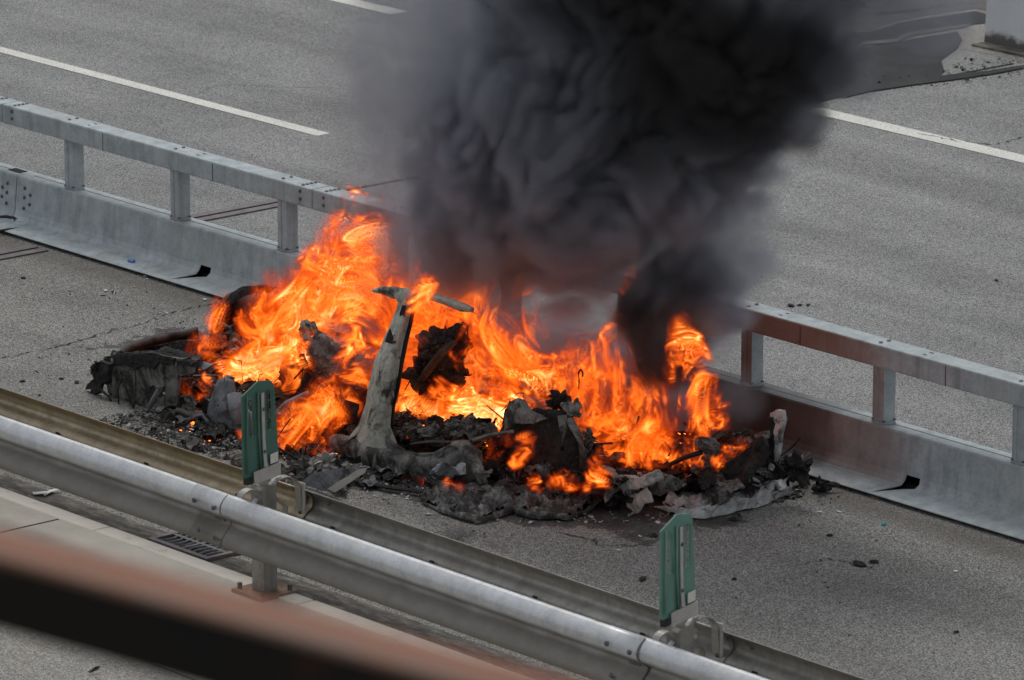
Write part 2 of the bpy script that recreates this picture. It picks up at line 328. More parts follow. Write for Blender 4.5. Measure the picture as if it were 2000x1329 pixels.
# posts
def post_mesh():
    m=MB(); o_=.048; i_=.03
    pts=[(-.05,-.05),(-.016,-.05),(-.012,-.042),(.012,-.042),(.016,-.05),(.05,-.05),(.05,.05),(-.05,.05)]
    m.prism([(x,y,.385) for x,y in pts],(0,0,RZ0-.385)); return m
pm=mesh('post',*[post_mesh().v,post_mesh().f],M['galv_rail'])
fm_=MB(); seg=14
fm_.prism([(.082*math.cos(6.283*k/seg),.07*math.sin(6.283*k/seg),.3772) for k in range(seg)],(0,0,.014)); flm=mesh('flange',fm_.v,fm_.f,M['galv'])
bm_=MB(); bm_.prism([(.011*math.cos(6.283*k/6),.011*math.sin(6.283*k/6),0) for k in range(6)],(0,0,.012)); boltm=mesh('bolt',bm_.v,bm_.f,M['bolt'])
bs=MB(); 
for (r0,z0,r1,z1) in ((.014,0,.013,.006),(.013,.006,.006,.011)):
    s8=10; bs.add([(r0*math.cos(6.283*k/s8),r0*math.sin(6.283*k/s8),z0) for k in range(s8)]+[(r1*math.cos(6.283*k/s8),r1*math.sin(6.283*k/s8),z1) for k in range(s8)],[(k,(k+1)%s8,s8+(k+1)%s8,s8+k) for k in range(s8)]+[tuple(range(s8,2*s8))])
domem=mesh('bolt',bs.v,bs.f,M['bolt'],True)
PY=FY+.345
postx=[-4.36-1.25*4,-4.36-1.25*3,-4.36-1.25*2,-4.36-1.25,-4.36,-3.08,-1.84,-.62,.57,1.75,2.94,4.15,5.37,6.6,7.8,9.0,10.2]
for x in postx:
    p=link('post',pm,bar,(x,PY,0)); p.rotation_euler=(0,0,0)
    f=link('flange',flm,p,(x,PY,0))
    for dx,dy in ((-.045,-.045),(.045,-.045),(.05,.045)): link('bolt',domem,p,(x+dx,PY+dy,.391))
    for dy in (-.035,.035): link('bolt',domem,bar,(x,PY+dy,RZ1))
for x in jointsR:
    for sx in (-.13,.13):
        for dy in (-.055,-.018,.018,.055): link('bolt',domem,bar,(x+sx,PY+dy,RZ1))
        for dz in (.055,.11):
            b=link('bolt',domem,bar,(x+sx,RY0,RZ0+dz)); b.rotation_euler=(math.pi/2,0,0)
for x in jointsB:
    for sx,zz in ((-.11,.30),(-.11,.23),(-.11,.15),(-.17,.26),(-.17,.19),(.11,.30),(.11,.23),(.11,.15),(.18,.26),(.18,.19)):
        b=link('bolt',domem,bar,(x+sx,FY+.24+.025*(zz-.12)/.245-.002,zz)); b.rotation_euler=(math.radians(84),0,0)
# ------------------------------------------------------------------ near double guardrail
gr=empty('guardrail',(3.57,-4.98,.021),'double sided corrugated steel guardrail on bolted posts in front of the burning car','guardrail')
NY,FYR=-5.25,-4.64   # outer planes of the two beams
def wprof(z1,y0,s):   # corrugated section: (offset, height) smooth double wave, s=-1 bulges toward -y
    P=[]
    for i in range(29):
        t=i/28.; z=z1-.31*t
        # waves: crests at .22 and .78
        d=float(np.interp(t,[0,.05,.12,.20,.30,.38,.46,.53,.59,.66,.76,.86,.94,1],[.25,.52,.80,.97,1,.86,.36,.02,.0,.22,.60,.90,1,.94]))
        P.append((y0+s*.083*(d-1)*1.0,z))
    return P
def beam(name,x0,x1,z1,y0,s,mat,off=0):
    P=wprof(z1,y0+s*off,s); n=len(P); nx=max(2,int((x1-x0)/.3)); xs=np.linspace(x0,x1,nx)
    vs=[(x,y,z) for x in xs for y,z in P]
    fs=[(k*n+i,(k+1)*n+i,(k+1)*n+i+1,k*n+i+1) for k in range(len(xs)-1) for i in range(n-1)]
    o=obj(name,vs,fs,mat,gr,smooth=True); m=o.modifiers.new('solid','SOLIDIFY'); m.thickness=.005; m.offset=0; return o
NZ,FZ=.652,.605
for k,x in enumerate((-11.,-7.35,-3.7,-.08,3.53,7.16,10.8)):
    beam('rail_beam',x-3.93,x,NZ,NY,-1,M['galv_bright'],off=.006 if k%2 else 0)
    beam('rail_beam',x-3.93+.1,x+.1,FZ,FYR,1,M['galv_tan'] if x<4 else M['galv_dull'],off=.006 if k%2 else 0)
    for yy,zz,s,dx in ((NY,NZ,-1,0),(FYR,FZ,1,.1)):
        P=wprof(zz,yy+s*.0075,s); q=-.003 if s<0 else -.014
        vs=[(x+dx+e,y+q,z) for y,z in P for e in (-.004,.005)]; obj('lap_seam',vs,[(2*i,2*i+1,2*i+3,2*i+2) for i in range(len(P)-1)],M['bolt'],gr)
    # bolts and washer slots at the lap
    for (dx,dz) in ((-.24,.055),(-.055,.06),(-.20,.225),(-.045,.24)):
        b=link('bolt',domem,gr,(x+dx,NY-.012+(0 if dz<.2 else -.0),NZ-dz-.02)); b.rotation_euler=(math.pi/2,0,0); b.scale=(1.15,1.15,1.15)
        b=link('bolt',domem,gr,(x+dx+.3,FYR-.09+.083,FZ-dz)); b.rotation_euler=(math.pi/2,0,0)
    o=MB().box((x-.15,NY+.068,NZ-.18),(x-.06,NY+.079,NZ-.13)).build('washer_plate',M['bolt'],gr)
for x in np.arange(-8,11,.9):
    o=MB().box((x-.018,NY+.074,NZ-.162),(x+.018,NY+.081,NZ-.150)).build('slot',M['bolt'] if x<0 else M['sticker'],gr)
    o=MB().box((x+.2,FYR-.095,FZ-.162),(x+.236,FYR-.088,FZ-.15)).build('slot',M['black'],gr)
# post with base plate, anchor bolts, curved straps
GX=[-10.85,-7.25,-3.65,-.04,3.57,7.18,10.8]
GYp=-4.965
pmb=MB().prism([(-.055,-.05,.041),(.055,-.05,.041),(.055,.05,.041),(.03,.05,.041),(.03,.04,.041),(.045,.04,.041),(.045,-.04,.041),(-.045,-.04,.041),(-.045,.04,.041),(-.03,.04,.041),(-.03,.05,.041),(-.055,.05,.041)],(0,0,.644))
gpm=mesh('post',pmb.v,pmb.f,M['galv_dull'])
pb=MB().box((-.14,-.14,.021),(.14,.14,.041)); pbm=mesh('base_plate',pb.v,pb.f,M['rust_plate'])
def strap(pts,wd=.055,th=.006):
    m=MB(); n=len(pts); vs=[]
    for i,(y,z) in enumerate(pts):
        a=np.array(pts[max(i-1,0)]); b=np.array(pts[min(i+1,n-1)]); t=(b-a)/np.linalg.norm(b-a); nn=np.array((-t[1],t[0]))*th/2
        for sx,sn in ((-1,-1),(1,-1),(1,1),(-1,1)): vs.append((sx*wd/2,y+sn*nn[0],z+sn*nn[1]))
    fs=[(i*4+j,i*4+(j+1)%4,(i+1)*4+(j+1)%4,(i+1)*4+j) for i in range(n-1) for j in range(4)]+[(0,3,2,1),((n-1)*4,(n-1)*4+1,(n-1)*4+2,(n-1)*4+3)]
    return m.add(vs,fs)
def arc(cy_,cz,r,a0,a1,n=10,ry=1.): return [(cy_+r*ry*math.cos(math.radians(a0+(a1-a0)*i/n)),cz+r*math.sin(math.radians(a0+(a1-a0)*i/n))) for i in range(n+1)]
A1=strap(arc(-.115,.60,.07,20,185,12,1.05)+[(-.185,.54),(-.165,.48)]); A2=strap([(-.05,.60),(-.11,.55),(-.18,.50)],.04)
B1=strap(arc(.14,.60,.10,170,-10,12,1.15)+[(.262,.50),(.262,.30)]); B2=strap([(.05,.62),(.10,.56),(.155,.52),(.16,.42),(.13,.34),(.05,.31)],.05)
sm={k:mesh('strap',q.v,q.f,M['galv_dull']) for k,q in dict(a=A1,b=A2,c=B1,d=B2).items()}
vp=MB().box((-.04,.262,.24),(.04,.270,.645)); vpm=mesh('back_plate',vp.v,vp.f,M['strip'])
for x in GX:
    p=link('post',gpm,gr,(x,GYp,0)); b=link('base_plate',pbm,p,(x,GYp,0))
    for dx,dy in ((-.11,-.1),(.11,-.1),(.11,.1),(-.11,.1)):
        t=link('anchor_bolt',boltm,p,(x+dx,GYp+dy,.041)); t.scale=(1.3,1.3,3.)
    for q in sm.values(): link('strap',q,p,(x,GYp,0))
    link('back_plate',vpm,p,(x+.01,GYp+.0,0))
    for dz in (.36,.46,.58):
        t=link('bolt',domem,p,(x+.01,GYp+.262,dz)); t.rotation_euler=(math.pi/2,0,0)
# ------------------------------------------------------------------ green delineator blades on the guardrail posts
dd=np.array([-.216,.976,0.]); nn=np.array([-dd[1],dd[0],0.])*-1; nn/=np.linalg.norm(nn)   # nn points toward +x
def blade(x,mat,label,zoff=0):
    p0=np.array([x,GYp,0]); r=empty('delineator_blade',(x,GYp,.66),label,'delineator blade','green blades on the guardrail posts')
    px0,py0=(0,0)
    def W(px,py): return PV(px,py,(3.57,GYp,0),dd)+np.array([x-3.57,0,zoff])
    out=[(471,775),(503.5,744),(528,743.5),(534.5,752),(540,830),(544,905),(541,922),(492,946),(480,937),(474,931)]
    slots_=[[(483,779),(491,776.5),(492.5,810),(494.5,851),(488,853),(485,820)],[(519.5,762),(528,760.5),(529.5,800),(529.5,838),(523,840.5),(520.5,800)]]
    # face with slots: build as polygon with holes through bmesh triangle fill
    bm=bmesh.new(); edges=[]
    for poly in [out]+slots_:
        vv=[bm.verts.new(W(*q)) for q in poly]; edges+=[bm.edges.new((vv[i],vv[(i+1)%len(vv)])) for i in range(len(vv))]
    bmesh.ops.triangle_fill(bm,use_beauty=True,use_dissolve=False,edges=edges)
    me=bpy.data.meshes.new('panel'); bm.to_mesh(me); bm.free(); me.materials.append(mat); o=link('panel',me,r)
    m=o.modifiers.new('solid','SOLIDIFY'); m.thickness=.009; m.offset=0; m2=o.modifiers.new('bevel','BEVEL'); m2.width=.003; m2.segments=2; m2.limit_method='ANGLE'
    # raised rib frames round the slots, shallow folds
    tocam=-nn if np.dot(-nn,CAM-p0)>0 else nn
    for poly in slots_:
        P=[W(*q)+tocam*.014 for q in poly]; m=MB(); m.tube(P+[P[0]],.0028,5); m.build('slot_rim',mat,r,smooth=True)
    m=MB(); P=[W(*q)+tocam*.016 for q in [(479,775),(479,850),(480,925)]]; m.tube(P,.006,6); P=[W(*q)+tocam*.016 for q in [(500,765),(502,850),(505,915)]]; m.tube(P,.007,6); m.build('rib',mat,r,smooth=True)
    L_=[(504.5,768),(505.5,800),(507,850),(508.5,880),(511,912)]; R_=[(510,766),(511,800),(512.3,850),(514,880),(517,910)]
    vs=[W(*q)+tocam*.021 for q in L_]+[W(*q)+tocam*.021 for q in R_]; 
    obj('steel_strip',vs,[(i,i+1,5+i+1,5+i) for i in range(4)],M['strip'],r,solid=.004)
    for q in ((508.5,798),(510.6,881)):
        b=link('bolt',domem,r,tuple(W(*q)+tocam*.024)); b.rotation_euler=Vector(tocam).to_track_quat('Z','Y').to_euler(); b.scale=(.8,.8,.8)
    obj('reflector_sticker',[W(*q)+tocam*.019 for q in ((523,887),(538,881),(538,900),(523.5,905.5))],[(0,1,2,3)],M['sticker'],r,solid=.003)
    obj('bracket',[W(*q)+tocam*.022 for q in ((490,922),(542,901),(542.5,926),(491.5,946))],[(0,1,2,3)],M['strip'],r,solid=.006)
    m=MB(); m.box((x-.006,GYp-.03,.64),(x+.006,GYp+.03,.80)); m.build('mounting_post',M['strip'],r)
    m=MB(); b0=W(484,940); m.obox(b0,dd*.022,nn*.016,(0,0,.02)); m.build('rubber_end',M['rubber'],r)
    return r
blade(3.57,M['green'],'dark green slotted blade on the guardrail post directly in front of the burning wreck')
blade(7.18,M['green_pale'],'paler green slotted blade on the guardrail post over the clean asphalt at the bottom',0.0)
# ------------------------------------------------------------------ drain grate in the gutter
g=empty('drain_grate',(2.55,-4.62,0),'cast iron drain grate with curved slots sunk in the dirty gutter','drain grate')
MB().box((2.28,-4.78,.005),(2.78,-4.50,.012)).build('grate_pit',M['black'],g)
fr=MB(); 
for a_,b_ in (((2.24,-4.82,.006),(2.82,-4.785,.026)),((2.24,-4.50,.006),(2.82,-4.465,.026)),((2.24,-4.785,.006),(2.275,-4.50,.026)),((2.785,-4.785,.006),(2.82,-4.50,.026))): fr.box(a_,b_)
fr.build('frame',M['joint_steel'],g)
for k in range(9):
    xx=2.315+k*.055; m=MB()
    if k==4: m.box((xx-.012,-4.785,.012),(xx+.012,-4.50,.024)); m.build('bar',M['bolt'],g); continue
    m.tube([(xx+.02*math.sin(t*math.pi*2)*(1 if k<4 else -1),-4.785+t*.285,.016) for t in np.linspace(0,1,9)],.010,6); m.build('bar',M['bolt'],g)
MB().box((2.28,-4.655,.012),(2.78,-4.63,.0245)).build('bar',M['bolt'],g)
# ------------------------------------------------------------------ rusty railing near the camera
zr=8.05
a0=G(0,1035,zr); a1=G(1100,1329,zr); dr=(a1-a0)/np.linalg.norm(a1-a0); pr=np.array([dr[1],-dr[0],0]); pr*=np.sign(np.dot(pr,CAM-a0))
b0=G(0,1088,zr); wid=abs(np.dot(b0-a0,pr))
n_=np.array([pr[0],pr[1],0]); r_=ray(0,1219); t_=np.dot(b0-CAM,n_)/np.dot(r_,n_); hgt=zr-(CAM+r_*t_)[2]
rl=empty('rusty_railing',tuple(a0),'rusty out of focus railing of a footbridge crossing the lower left corner','railing')
c=a0+dr*.5+pr*wid/2
MB().obox(c-np.array([0,0,.004]),dr*3.2,pr*wid/2,(0,0,.004)).build('rail_top',M['rust_rail'],rl)
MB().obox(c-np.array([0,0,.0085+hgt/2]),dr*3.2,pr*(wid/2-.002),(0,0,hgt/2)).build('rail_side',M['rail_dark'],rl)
for s in (-3.,2.7):
    q=c+dr*s; MB().box((q[0]-.035,q[1]-.035,zr-1.05),(q[0]+.035,q[1]+.035,zr-hgt-.01)).build('baluster',M['rail_dark'],rl)
q=c+np.array([0,0,-1.2]); o=MB().obox(q,dr*4,pr*-1.0,(0,0,.14)).build('footbridge_deck',M['concrete']); o['kind']='structure'
o.location=tuple(pr*1.05)
# ------------------------------------------------------------------ white parapet and dark patches past the joint
pw=MB().prism([(-3.86,9.60,-.0),(60,9.60,0),(60,9.68,.9),(-3.86,9.68,.9)],(0,.4,0))
px_=V(1922,85,9.6)[0]
wl=empty('parapet_wall',(px_,9.7,0),'white painted parapet wall at the far edge of the road behind the smoke','parapet wall')
MB().prism([(px_,9.60,0),(px_,9.66,1.0),(px_,9.95,1.0),(px_,10.0,0)],(60,0,0)).build('wall_body',M['white_wall'],wl)
MB().box((px_-.0,9.45,-.05),(px_+60,9.597,.02)).build('plinth',M['gutter'],wl)
o=MB().box((-220,9.32,-.3),(220,14,.002)).build('verge',M['asphalt_walk']); o['kind']='structure'
wl2=empty('parapet_wall',(-6,10.4,0),'blue grey parapet wall glimpsed through the smoke at the top edge','parapet wall')
q0=V(1055,42,10.6)
MB().prism([(-8.05,10.35,0),(-8.05,10.45,1.1),(-8.05,10.7,1.1),(-8.05,10.75,0)],(.75,0,0)).build('wall_body',simple('blue_grey_paint',[(.3,(.12,.16,.21)),(.7,(.2,.25,.3))],5,.7),wl2)
gpoly('dark_road_patch',[(1500,225),(1640,190),(1830,152),(1845,140),(1838,118),(1870,95),(1880,78),(1870,62),(1730,85),(1650,100),(1560,180)],M['dark_matt'],.006)  # dark matt shapes on the asphalt
gpoly('dark_road_patch',[(1540,60),(1700,62),(1760,44),(1850,30),(1905,22),(1934,30),(1930,45),(1880,50),(1790,62),(1740,76),(1680,92),(1600,110),(1500,120)],M['dark_matt'],.007)
gpoly('pale_patch',[(1600,0),(1960,0),(1935,22),(1905,17),(1850,24),(1765,38),(1705,58),(1600,58)],M['pale_edge'],.005)
gpoly('pale_patch',[(1656,105),(1684,82),(1745,76),(1775,63),(1885,47),(1900,47),(1885,53),(1780,70),(1750,82),(1690,88),(1668,106)],M['pale_edge'],.010)
gpoly('tar_strip',[(1640,192),(1700,178),(1780,166),(1860,156),(1935,145),(2000,133),(2000,127),(1930,138),(1850,146),(1780,152),(1690,168)],M['dark_matt'],.012)
gpoly('pale_patch',[(1480,0),(1600,0),(1600,58),(1540,60),(1480,90)],M['pale_edge'],.004)
gpoly('dark_road_patch',[(1640,5),(1690,5),(1692,13),(1660,16),(1640,12)],M['dark_matt'],.009)
gpoly('dark_road_patch',[(1708,25),(1770,20),(1850,8),(1850,11),(1770,24),(1718,28)],M['dark_matt'],.009)
for pts,w_ in (([(0,700),(60,688),(120,676),(200,652),(280,632),(340,608),(430,590)],.010),([(1090,1040),(1150,1052),(1180,1066),(1262,1062)],.008),([(1540,1105),(1620,1092),(1660,1100),(1720,1112)],.007),([(1800,262),(1870,275),(1940,283),(2000,266)],.010)):
    L_=[];R_=[]
    P=[G(*q,.0045) for q in pts]; D=[]
    for a_,b_ in zip(P[:-1],P[1:]):
        for k in range(8): D.append(a_+(b_-a_)*k/8+np.array([random.gauss(0,.012),random.gauss(0,.012),0]))
    for i,q in enumerate(D): ww=w_*random.uniform(.3,1.1); L_.append(q+np.array([-.5*ww,-ww,0])); R_.append(q+np.array([.5*ww,ww,0]))
    n=len(D); o=obj('crack',L_+R_,[(i,i+1,n+i+1,n+i) for i in range(n-1)],M['dark_matt']); o['kind']='structure'
# ------------------------------------------------------------------ litter
def blob(name,c,r,mat,label=None,cat=None,group=None,parent=None,sub=2,amp=.3,fr=2.5,seed=0,rot=0,kind=None,smooth=False,at=None):
    bm=bmesh.new(); bmesh.ops.create_icosphere(bm,subdivisions=sub,radius=1)
    s=Vector((seed*3.1,seed*1.7,seed*.9))
    for v in bm.verts:
        d=v.co.normalized(); k=1+amp*(mnoise.fractal(d*fr+s,.8,2.1,4))+amp*.5*abs(mnoise.noise(d*fr*2.7+s))
        v.co=Vector((d.x*r[0],d.y*r[1],d.z*r[2]))*k
    if rot is not None: bmesh.ops.rotate(bm,verts=bm.verts,matrix=Matrix.Rotation(rot,3,'Z'))
    me=bpy.data.meshes.new(name); bm.to_mesh(me); bm.free(); me.materials.append(mat)
    if smooth: me.polygons.foreach_set('use_smooth',[True]*len(me.polygons))
    o=link(name,me,parent,tuple(c)); tag(o,label,cat,group,kind); return o
M['plastic_blue']=simple('blue_plastic',[(.3,(.08,.16,.42)),(.7,(.16,.28,.6))],30,.4)
M['turq']=simple('turquoise_plastic',[(.3,(.0,.35,.38)),(.7,(.0,.45,.5))],30,.5)
M['paper']=simple('white_scrap',[(.3,(.5,.5,.5)),(.7,(.75,.75,.74))],30,.7)
M['char']=simple('charred_black',[(.35,(.008,.008,.008)),(.6,(.03,.028,.026)),(.8,(.09,.085,.08))],22,.85)
p=V(256,510,FY+.1); q=MB(); q.tube([(-.028,0,.014),(.028,.006,.014)],.014,10); o=q.build('bottle_cap',M['plastic_blue'],at=(p[0],FY+.10,.036)); tag(o,'small blue plastic cap lying on the foot of the steel barrier','bottle cap'); 
blob('plastic_bit',G(1726,1024,.008),(.014,.014,.012),M['turq'],'tiny turquoise plastic bead alone on the asphalt right of the wreck','plastic bit',amp=.05,sub=2)
loop=[(-8,432,.03),(0,425,.05),(12,424,.06),(28,427,.06),(42,433,.05),(56,437,.04),(58,442,.035),(48,447,.03),(20,449,.03),(0,452,.03),(-10,456,.03)]
q=MB(); q.tube([G(a,b,c) for a,b,c in loop],.014,7); o=q.build('cable_loop',M['rubber'],smooth=True); tag(o,'loop of thick black cable lying on the barrier foot at the left edge','cable')
q=MB(); q.tube([G(x,y,.02) for x,y in ((0,446),(15,448),(30,446))],.016,7); q.tube([G(28,430,.06),G(32,436,.03)],.006,5); q.build('cable_tie',M['rubber'],o)
bits=[(1678,1101,.045),(1707,1097,.03),(1255,1131,.03),(1545,597,.028),(1562,596,.018),(1578,596,.02),(1946,548,.02),(1620,1046,.02),(1434,1131,.02),(222,571,.022),(45,543,.02),(1868,1234,.02),(150,747,.022),(120,740,.018),(44,745,.018),(77,772,.014),(1432,1015,.03),(1275,1046,.03),(560,470,.01),(340,790,.02)]
names={0:'two lobed black scrap on clean asphalt above the right end of the guardrail',1:'round black scrap right beside the two lobed one',2:'black flake just left of the paler green blade'}
for i,(x,y,r) in enumerate(bits):
    blob('charred_scrap',G(x,y,r*.3),(r,r*.6,r*.4),M['char'],'small charred black scrap lying loose on the asphalt' if i>2 else names[i],'scrap','charred scraps scattered on the road',sub=2,amp=.6,seed=i,rot=i)
for i in range(46):
    x=random.uniform(30,430); y=random.uniform(560,700)+ (x-200)*.05
    if i>30: x=random.uniform(1250,1950); y=random.uniform(1020,1250)+(x-1500)*.1
    r=random.uniform(.004,.012); blob('charred_scrap',G(x,y,r*.3),(r,r*.7,r*.5),M['char'],'small charred black scrap lying loose on the asphalt','scrap','charred scraps scattered on the road',sub=1,amp=.5,seed=i,rot=i)
for i,(x,y) in enumerate([(370,522),(283,540),(287,545),(262,560),(206,568),(400,585),(326,612),(1208,1075),(1250,1048),(1866,1116),(1352,1053),(1600,1000),(1778,460),(1640,1000),(770,968)]):
    p=G(x,y,.006); r=.012+.012*random.random(); a=random.random()*3
    o=obj('paper_scrap',[p+np.array([math.cos(a+t)*r*k,math.sin(a+t)*r*k*.7,.004*random.random()]) for t,k in ((0,1.2),(1.5,.7),(3.1,1),(4.6,.8))],[(0,1,2,3)],M['paper'],solid=.002)
    tag(o,'pale paper or paint flake on the asphalt','flake','pale flakes on the road')
for i,(pts,l) in enumerate([([(63,962),(90,960),(92,964),(66,966)],'thin white strip of plastic on the gutter behind the guardrail'),([(83,966),(97,957),(121,954),(118,958),(100,961),(88,968)],'bent white plastic sliver beside the thin strip in the gutter')]):
    P=[G(*q,.012+.006*j%.013) for j,q in enumerate(pts)]; o=obj('plastic_strip',P,[tuple(range(len(P)))],M['paper'],solid=.003); tag(o,l,'plastic strip')
P=[G(172,1312,.03),G(186,1303,.05),(G(196,1302,.04)),G(192,1308,.035),G(176,1314,.03)]
o=obj('plastic_shard',P,[(0,1,2,3,4)],M['rubber'],solid=.006); tag(o,'black pointed plastic shard on the footway below the blurred railing','shard')
# ------------------------------------------------------------------ the burnt car
def burnt(name,stops,soot=(.012,.011,.010),amt=.8,scale=7,thr=.52,rough=.75,metal=.15,sp=.4):
    a=NT(name); c=a.ramp(a.noise(scale,6,.7),stops); c=a.mix(a.ramp(a.noise(scale*.55,7,.75,dist=.6),[(thr-.05,0),(thr+.06,amt)]),c,soot)
    c=a.mix(a.ramp(a.voro(38,out=0),[(.06,sp),(.14,0)]),c,(.34,.33,.30)); a.col(c); a.set(rough,metal); a.bump(a.noise(scale*5,6,.7),.7,.012); return a.m
M['pillar']=burnt('burnt_pillar_metal',[(.3,(.24,.245,.215)),(.5,(.42,.43,.375)),(.7,(.58,.58,.50))],amt=.93,thr=.55,scale=9,metal=.1)
M['sill']=burnt('burnt_sill_metal',[(.3,(.08,.08,.077)),(.52,(.20,.20,.19)),(.72,(.38,.375,.35))],amt=.9,thr=.515,scale=8)
M['frame']=burnt('burnt_frame_metal',[(.3,(.09,.09,.082)),(.5,(.20,.20,.18)),(.7,(.33,.325,.29))],amt=.92,thr=.50,scale=6)
M['zinc']=burnt('heat_greyed_metal',[(.3,(.12,.125,.14)),(.5,(.19,.20,.22)),(.7,(.28,.29,.31))],amt=.8,thr=.58,scale=6)
M['char2']=burnt('charred_mass',[(.3,(.005,.005,.005)),(.5,(.013,.012,.012)),(.74,(.055,.052,.05))],amt=.7,thr=.5,scale=13,sp=.25,metal=0,rough=.85)
M['brown']=burnt('charred_brown',[(.3,(.018,.014,.012)),(.5,(.045,.036,.031)),(.72,(.11,.09,.08))],amt=.8,thr=.54,scale=11,metal=0)
M['ash']=burnt('grey_ash',[(.3,(.06,.058,.055)),(.5,(.16,.155,.145)),(.72,(.36,.35,.33))],amt=.85,thr=.52,scale=15,metal=0,rough=.95)
M['white_ash']=burnt('white_ash_panel',[(.3,(.26,.265,.27)),(.5,(.48,.49,.50)),(.7,(.62,.62,.62))],amt=.85,thr=.56,scale=12,metal=0,rough=.9)
M['foam']=burnt('scorched_foam',[(.3,(.14,.13,.10)),(.5,(.24,.225,.19)),(.7,(.36,.345,.30))],amt=.75,thr=.56,scale=11,metal=0,rough=.95)
M['cloth']=burnt('scorched_cloth',[(.3,(.24,.24,.22)),(.5,(.40,.40,.37)),(.7,(.52,.52,.49))],amt=.7,thr=.6,scale=7,metal=0,rough=.9)
car=empty('burnt_car',tuple(G(900,880)),'burning car wreck reduced to charred body shell and glowing debris beside the steel barrier','car wreck')
def nz3(p,f,s): 
    q=Vector(p)*f+Vector((s*1.7,s*.9,s*2.3)); return Vector(mnoise.noise_vector(q))
def crumple(name,out,mat,y=-2.,th=.012,L=.032,amp=.035,fr=6,seed=1,parent=None,label=None,bulge=0.,rag=.6,smooth=False):
    bm=bmesh.new(); vs=[bm.verts.new(V(q[0],q[1],q[2] if len(q)>2 else y)) for q in out]
    ed=[bm.edges.new((vs[i],vs[(i+1)%len(vs)])) for i in range(len(vs))]
    bmesh.ops.triangle_fill(bm,use_beauty=True,use_dissolve=False,edges=ed)
    for _ in range(5):
        lg=[e for e in bm.edges if e.calc_length()>L]
        if not lg: break
        bmesh.ops.subdivide_edges(bm,edges=lg,cuts=1); bmesh.ops.triangulate(bm,faces=[f for f in bm.faces if len(f.verts)>3])
    c=sum((v.co for v in bm.verts),Vector())/len(bm.verts); R=max((v.co-c).length for v in bm.verts)
    for v in bm.verts:
        n=nz3(v.co,fr,seed)*.62+nz3(v.co,fr*2.7,seed+3)*.32+nz3(v.co,fr*6.5,seed+5)*.20+nz3(v.co,fr*14,seed+5)*.10
        k=amp*(1 if not v.is_boundary else rag)
        d=Vector((n.x*.45,n.y*1.5,n.z*.45))*k
        if bulge: d.y-=bulge*(1-min(1,((v.co-c).length/R))**2)
        v.co+=d; v.co.z=max(v.co.z,.012)
    me=bpy.data.meshes.new(name); bm.to_mesh(me); bm.free(); me.materials.append(mat)
    if smooth: me.polygons.foreach_set('use_smooth',[True]*len(me.polygons))
    o=link(name,me,parent if parent is not None else car)
    m=o.modifiers.new('solid','SOLIDIFY'); m.thickness=th; m.offset=0
    if label: o['label']=label
    return o
def lump(name,px,py,rx,rz,y,mat,ry=None,seed=1,amp=.45,fr=1.8,sub=4,parent=None,tilt=0,label=None):
    c=V(px,py,y); c[2]=max(c[2],.03); bm=bmesh.new(); bmesh.ops.create_icosphere(bm,subdivisions=(5 if rx>23 else sub),radius=1); s=Vector((seed*3.1,seed*1.7,seed*.9))
    rx/=278.; rz/=278.; ry=(ry/278. if ry else rx*.7)
    for v in bm.verts:
        d=v.co.normalized(); k=1+.5*amp*mnoise.noise(d*fr+s)
        q=Vector((d.x*rx,d.y*ry,d.z*rz))*k; w_=nz3(q+s,8,1)*.035+nz3(q+s,19,2)*.020+nz3(q+s,45,3)*.010+d*(.040*(abs(mnoise.noise((q+s)*11))*2-.8)+.026*(abs(mnoise.noise((q+s)*27))*2-.8))
        v.co=q+w_*amp*1.9*(.5+.5*min(1,min(rx,rz)/.12))
    bmesh.ops.rotate(bm,verts=bm.verts,matrix=Matrix.Rotation(tilt,3,'Y'))
    for v in bm.verts: v.co.z=max(v.co.z,-c[2]+.006)
    me=bpy.data.meshes.new(name); bm.to_mesh(me); bm.free(); me.materials.append(mat)
    o=link(name,me,parent if parent is not None else car,tuple(c)); 
    if label: o['label']=label
    return o
def pipe(name,pts,r,mat,y=-2.,parent=None,seg=8,squash=1.,jit=.0):
    P=[V(q[0],q[1],q[2] if len(q)>2 else y) for q in pts]
    P=[p+np.array([random.uniform(-jit,jit) for _ in range(3)]) for p in P]
    return MB().tube(P,r,seg,squash=squash).build(name,mat,parent if parent is not None else car,smooth=True)
def loft(name,rows,prof,mat,parent=None,amp=.006,sub=4):
    # rows: (lx,ly,rx,ry,Y); prof: (t across, depth towards camera in m) closed section
    R=[]
    for a,b in zip(rows[:-1],rows[1:]):
        for k in range(sub): R.append([a[i]+(b[i]-a[i])*k/sub for i in range(5)])
    R.append(list(rows[-1])); n=len(prof); vs=[]
    for r in R:
        for t,d in prof:
            p=V(r[0]+(r[2]-r[0])*t,r[1]+(r[3]-r[1])*t,r[4]-d); q=nz3(p,9,2)*amp; vs.append(p+np.array(q))
    fs=[(i*n+j,i*n+(j+1)%n,(i+1)*n+(j+1)%n,(i+1)*n+j) for i in range(len(R)-1) for j in range(n)]+[tuple(range(n))[::-1],tuple((len(R)-1)*n+j for j in range(n))]
    return obj(name,vs,fs,mat,parent if parent is not None else car,smooth=True)
hat=[(0,0),(.16,.0),(.26,.05),(.55,.065),(.74,.045),(.86,.0),(1,0),(1,-.012),(.84,-.012),(.55,-.03),(.16,-.012),(0,-.012)]
hat=[(t,d) for t,d in hat]
pil=loft('door_pillar',[(783,578,806,582,-2.42),(776,600,803,606,-2.44),(766,625,797,632,-2.50),(748,665,788,668,-2.56),(731,705,781,706,-2.62),(721,745,775,745,-2.65),(714,790,766,790,-2.67),(700,830,762,832,-2.68),(674,862,776,868,-2.69),(640,888,800,902,-2.70)],hat,M['pillar'],amp=.004,sub=6)
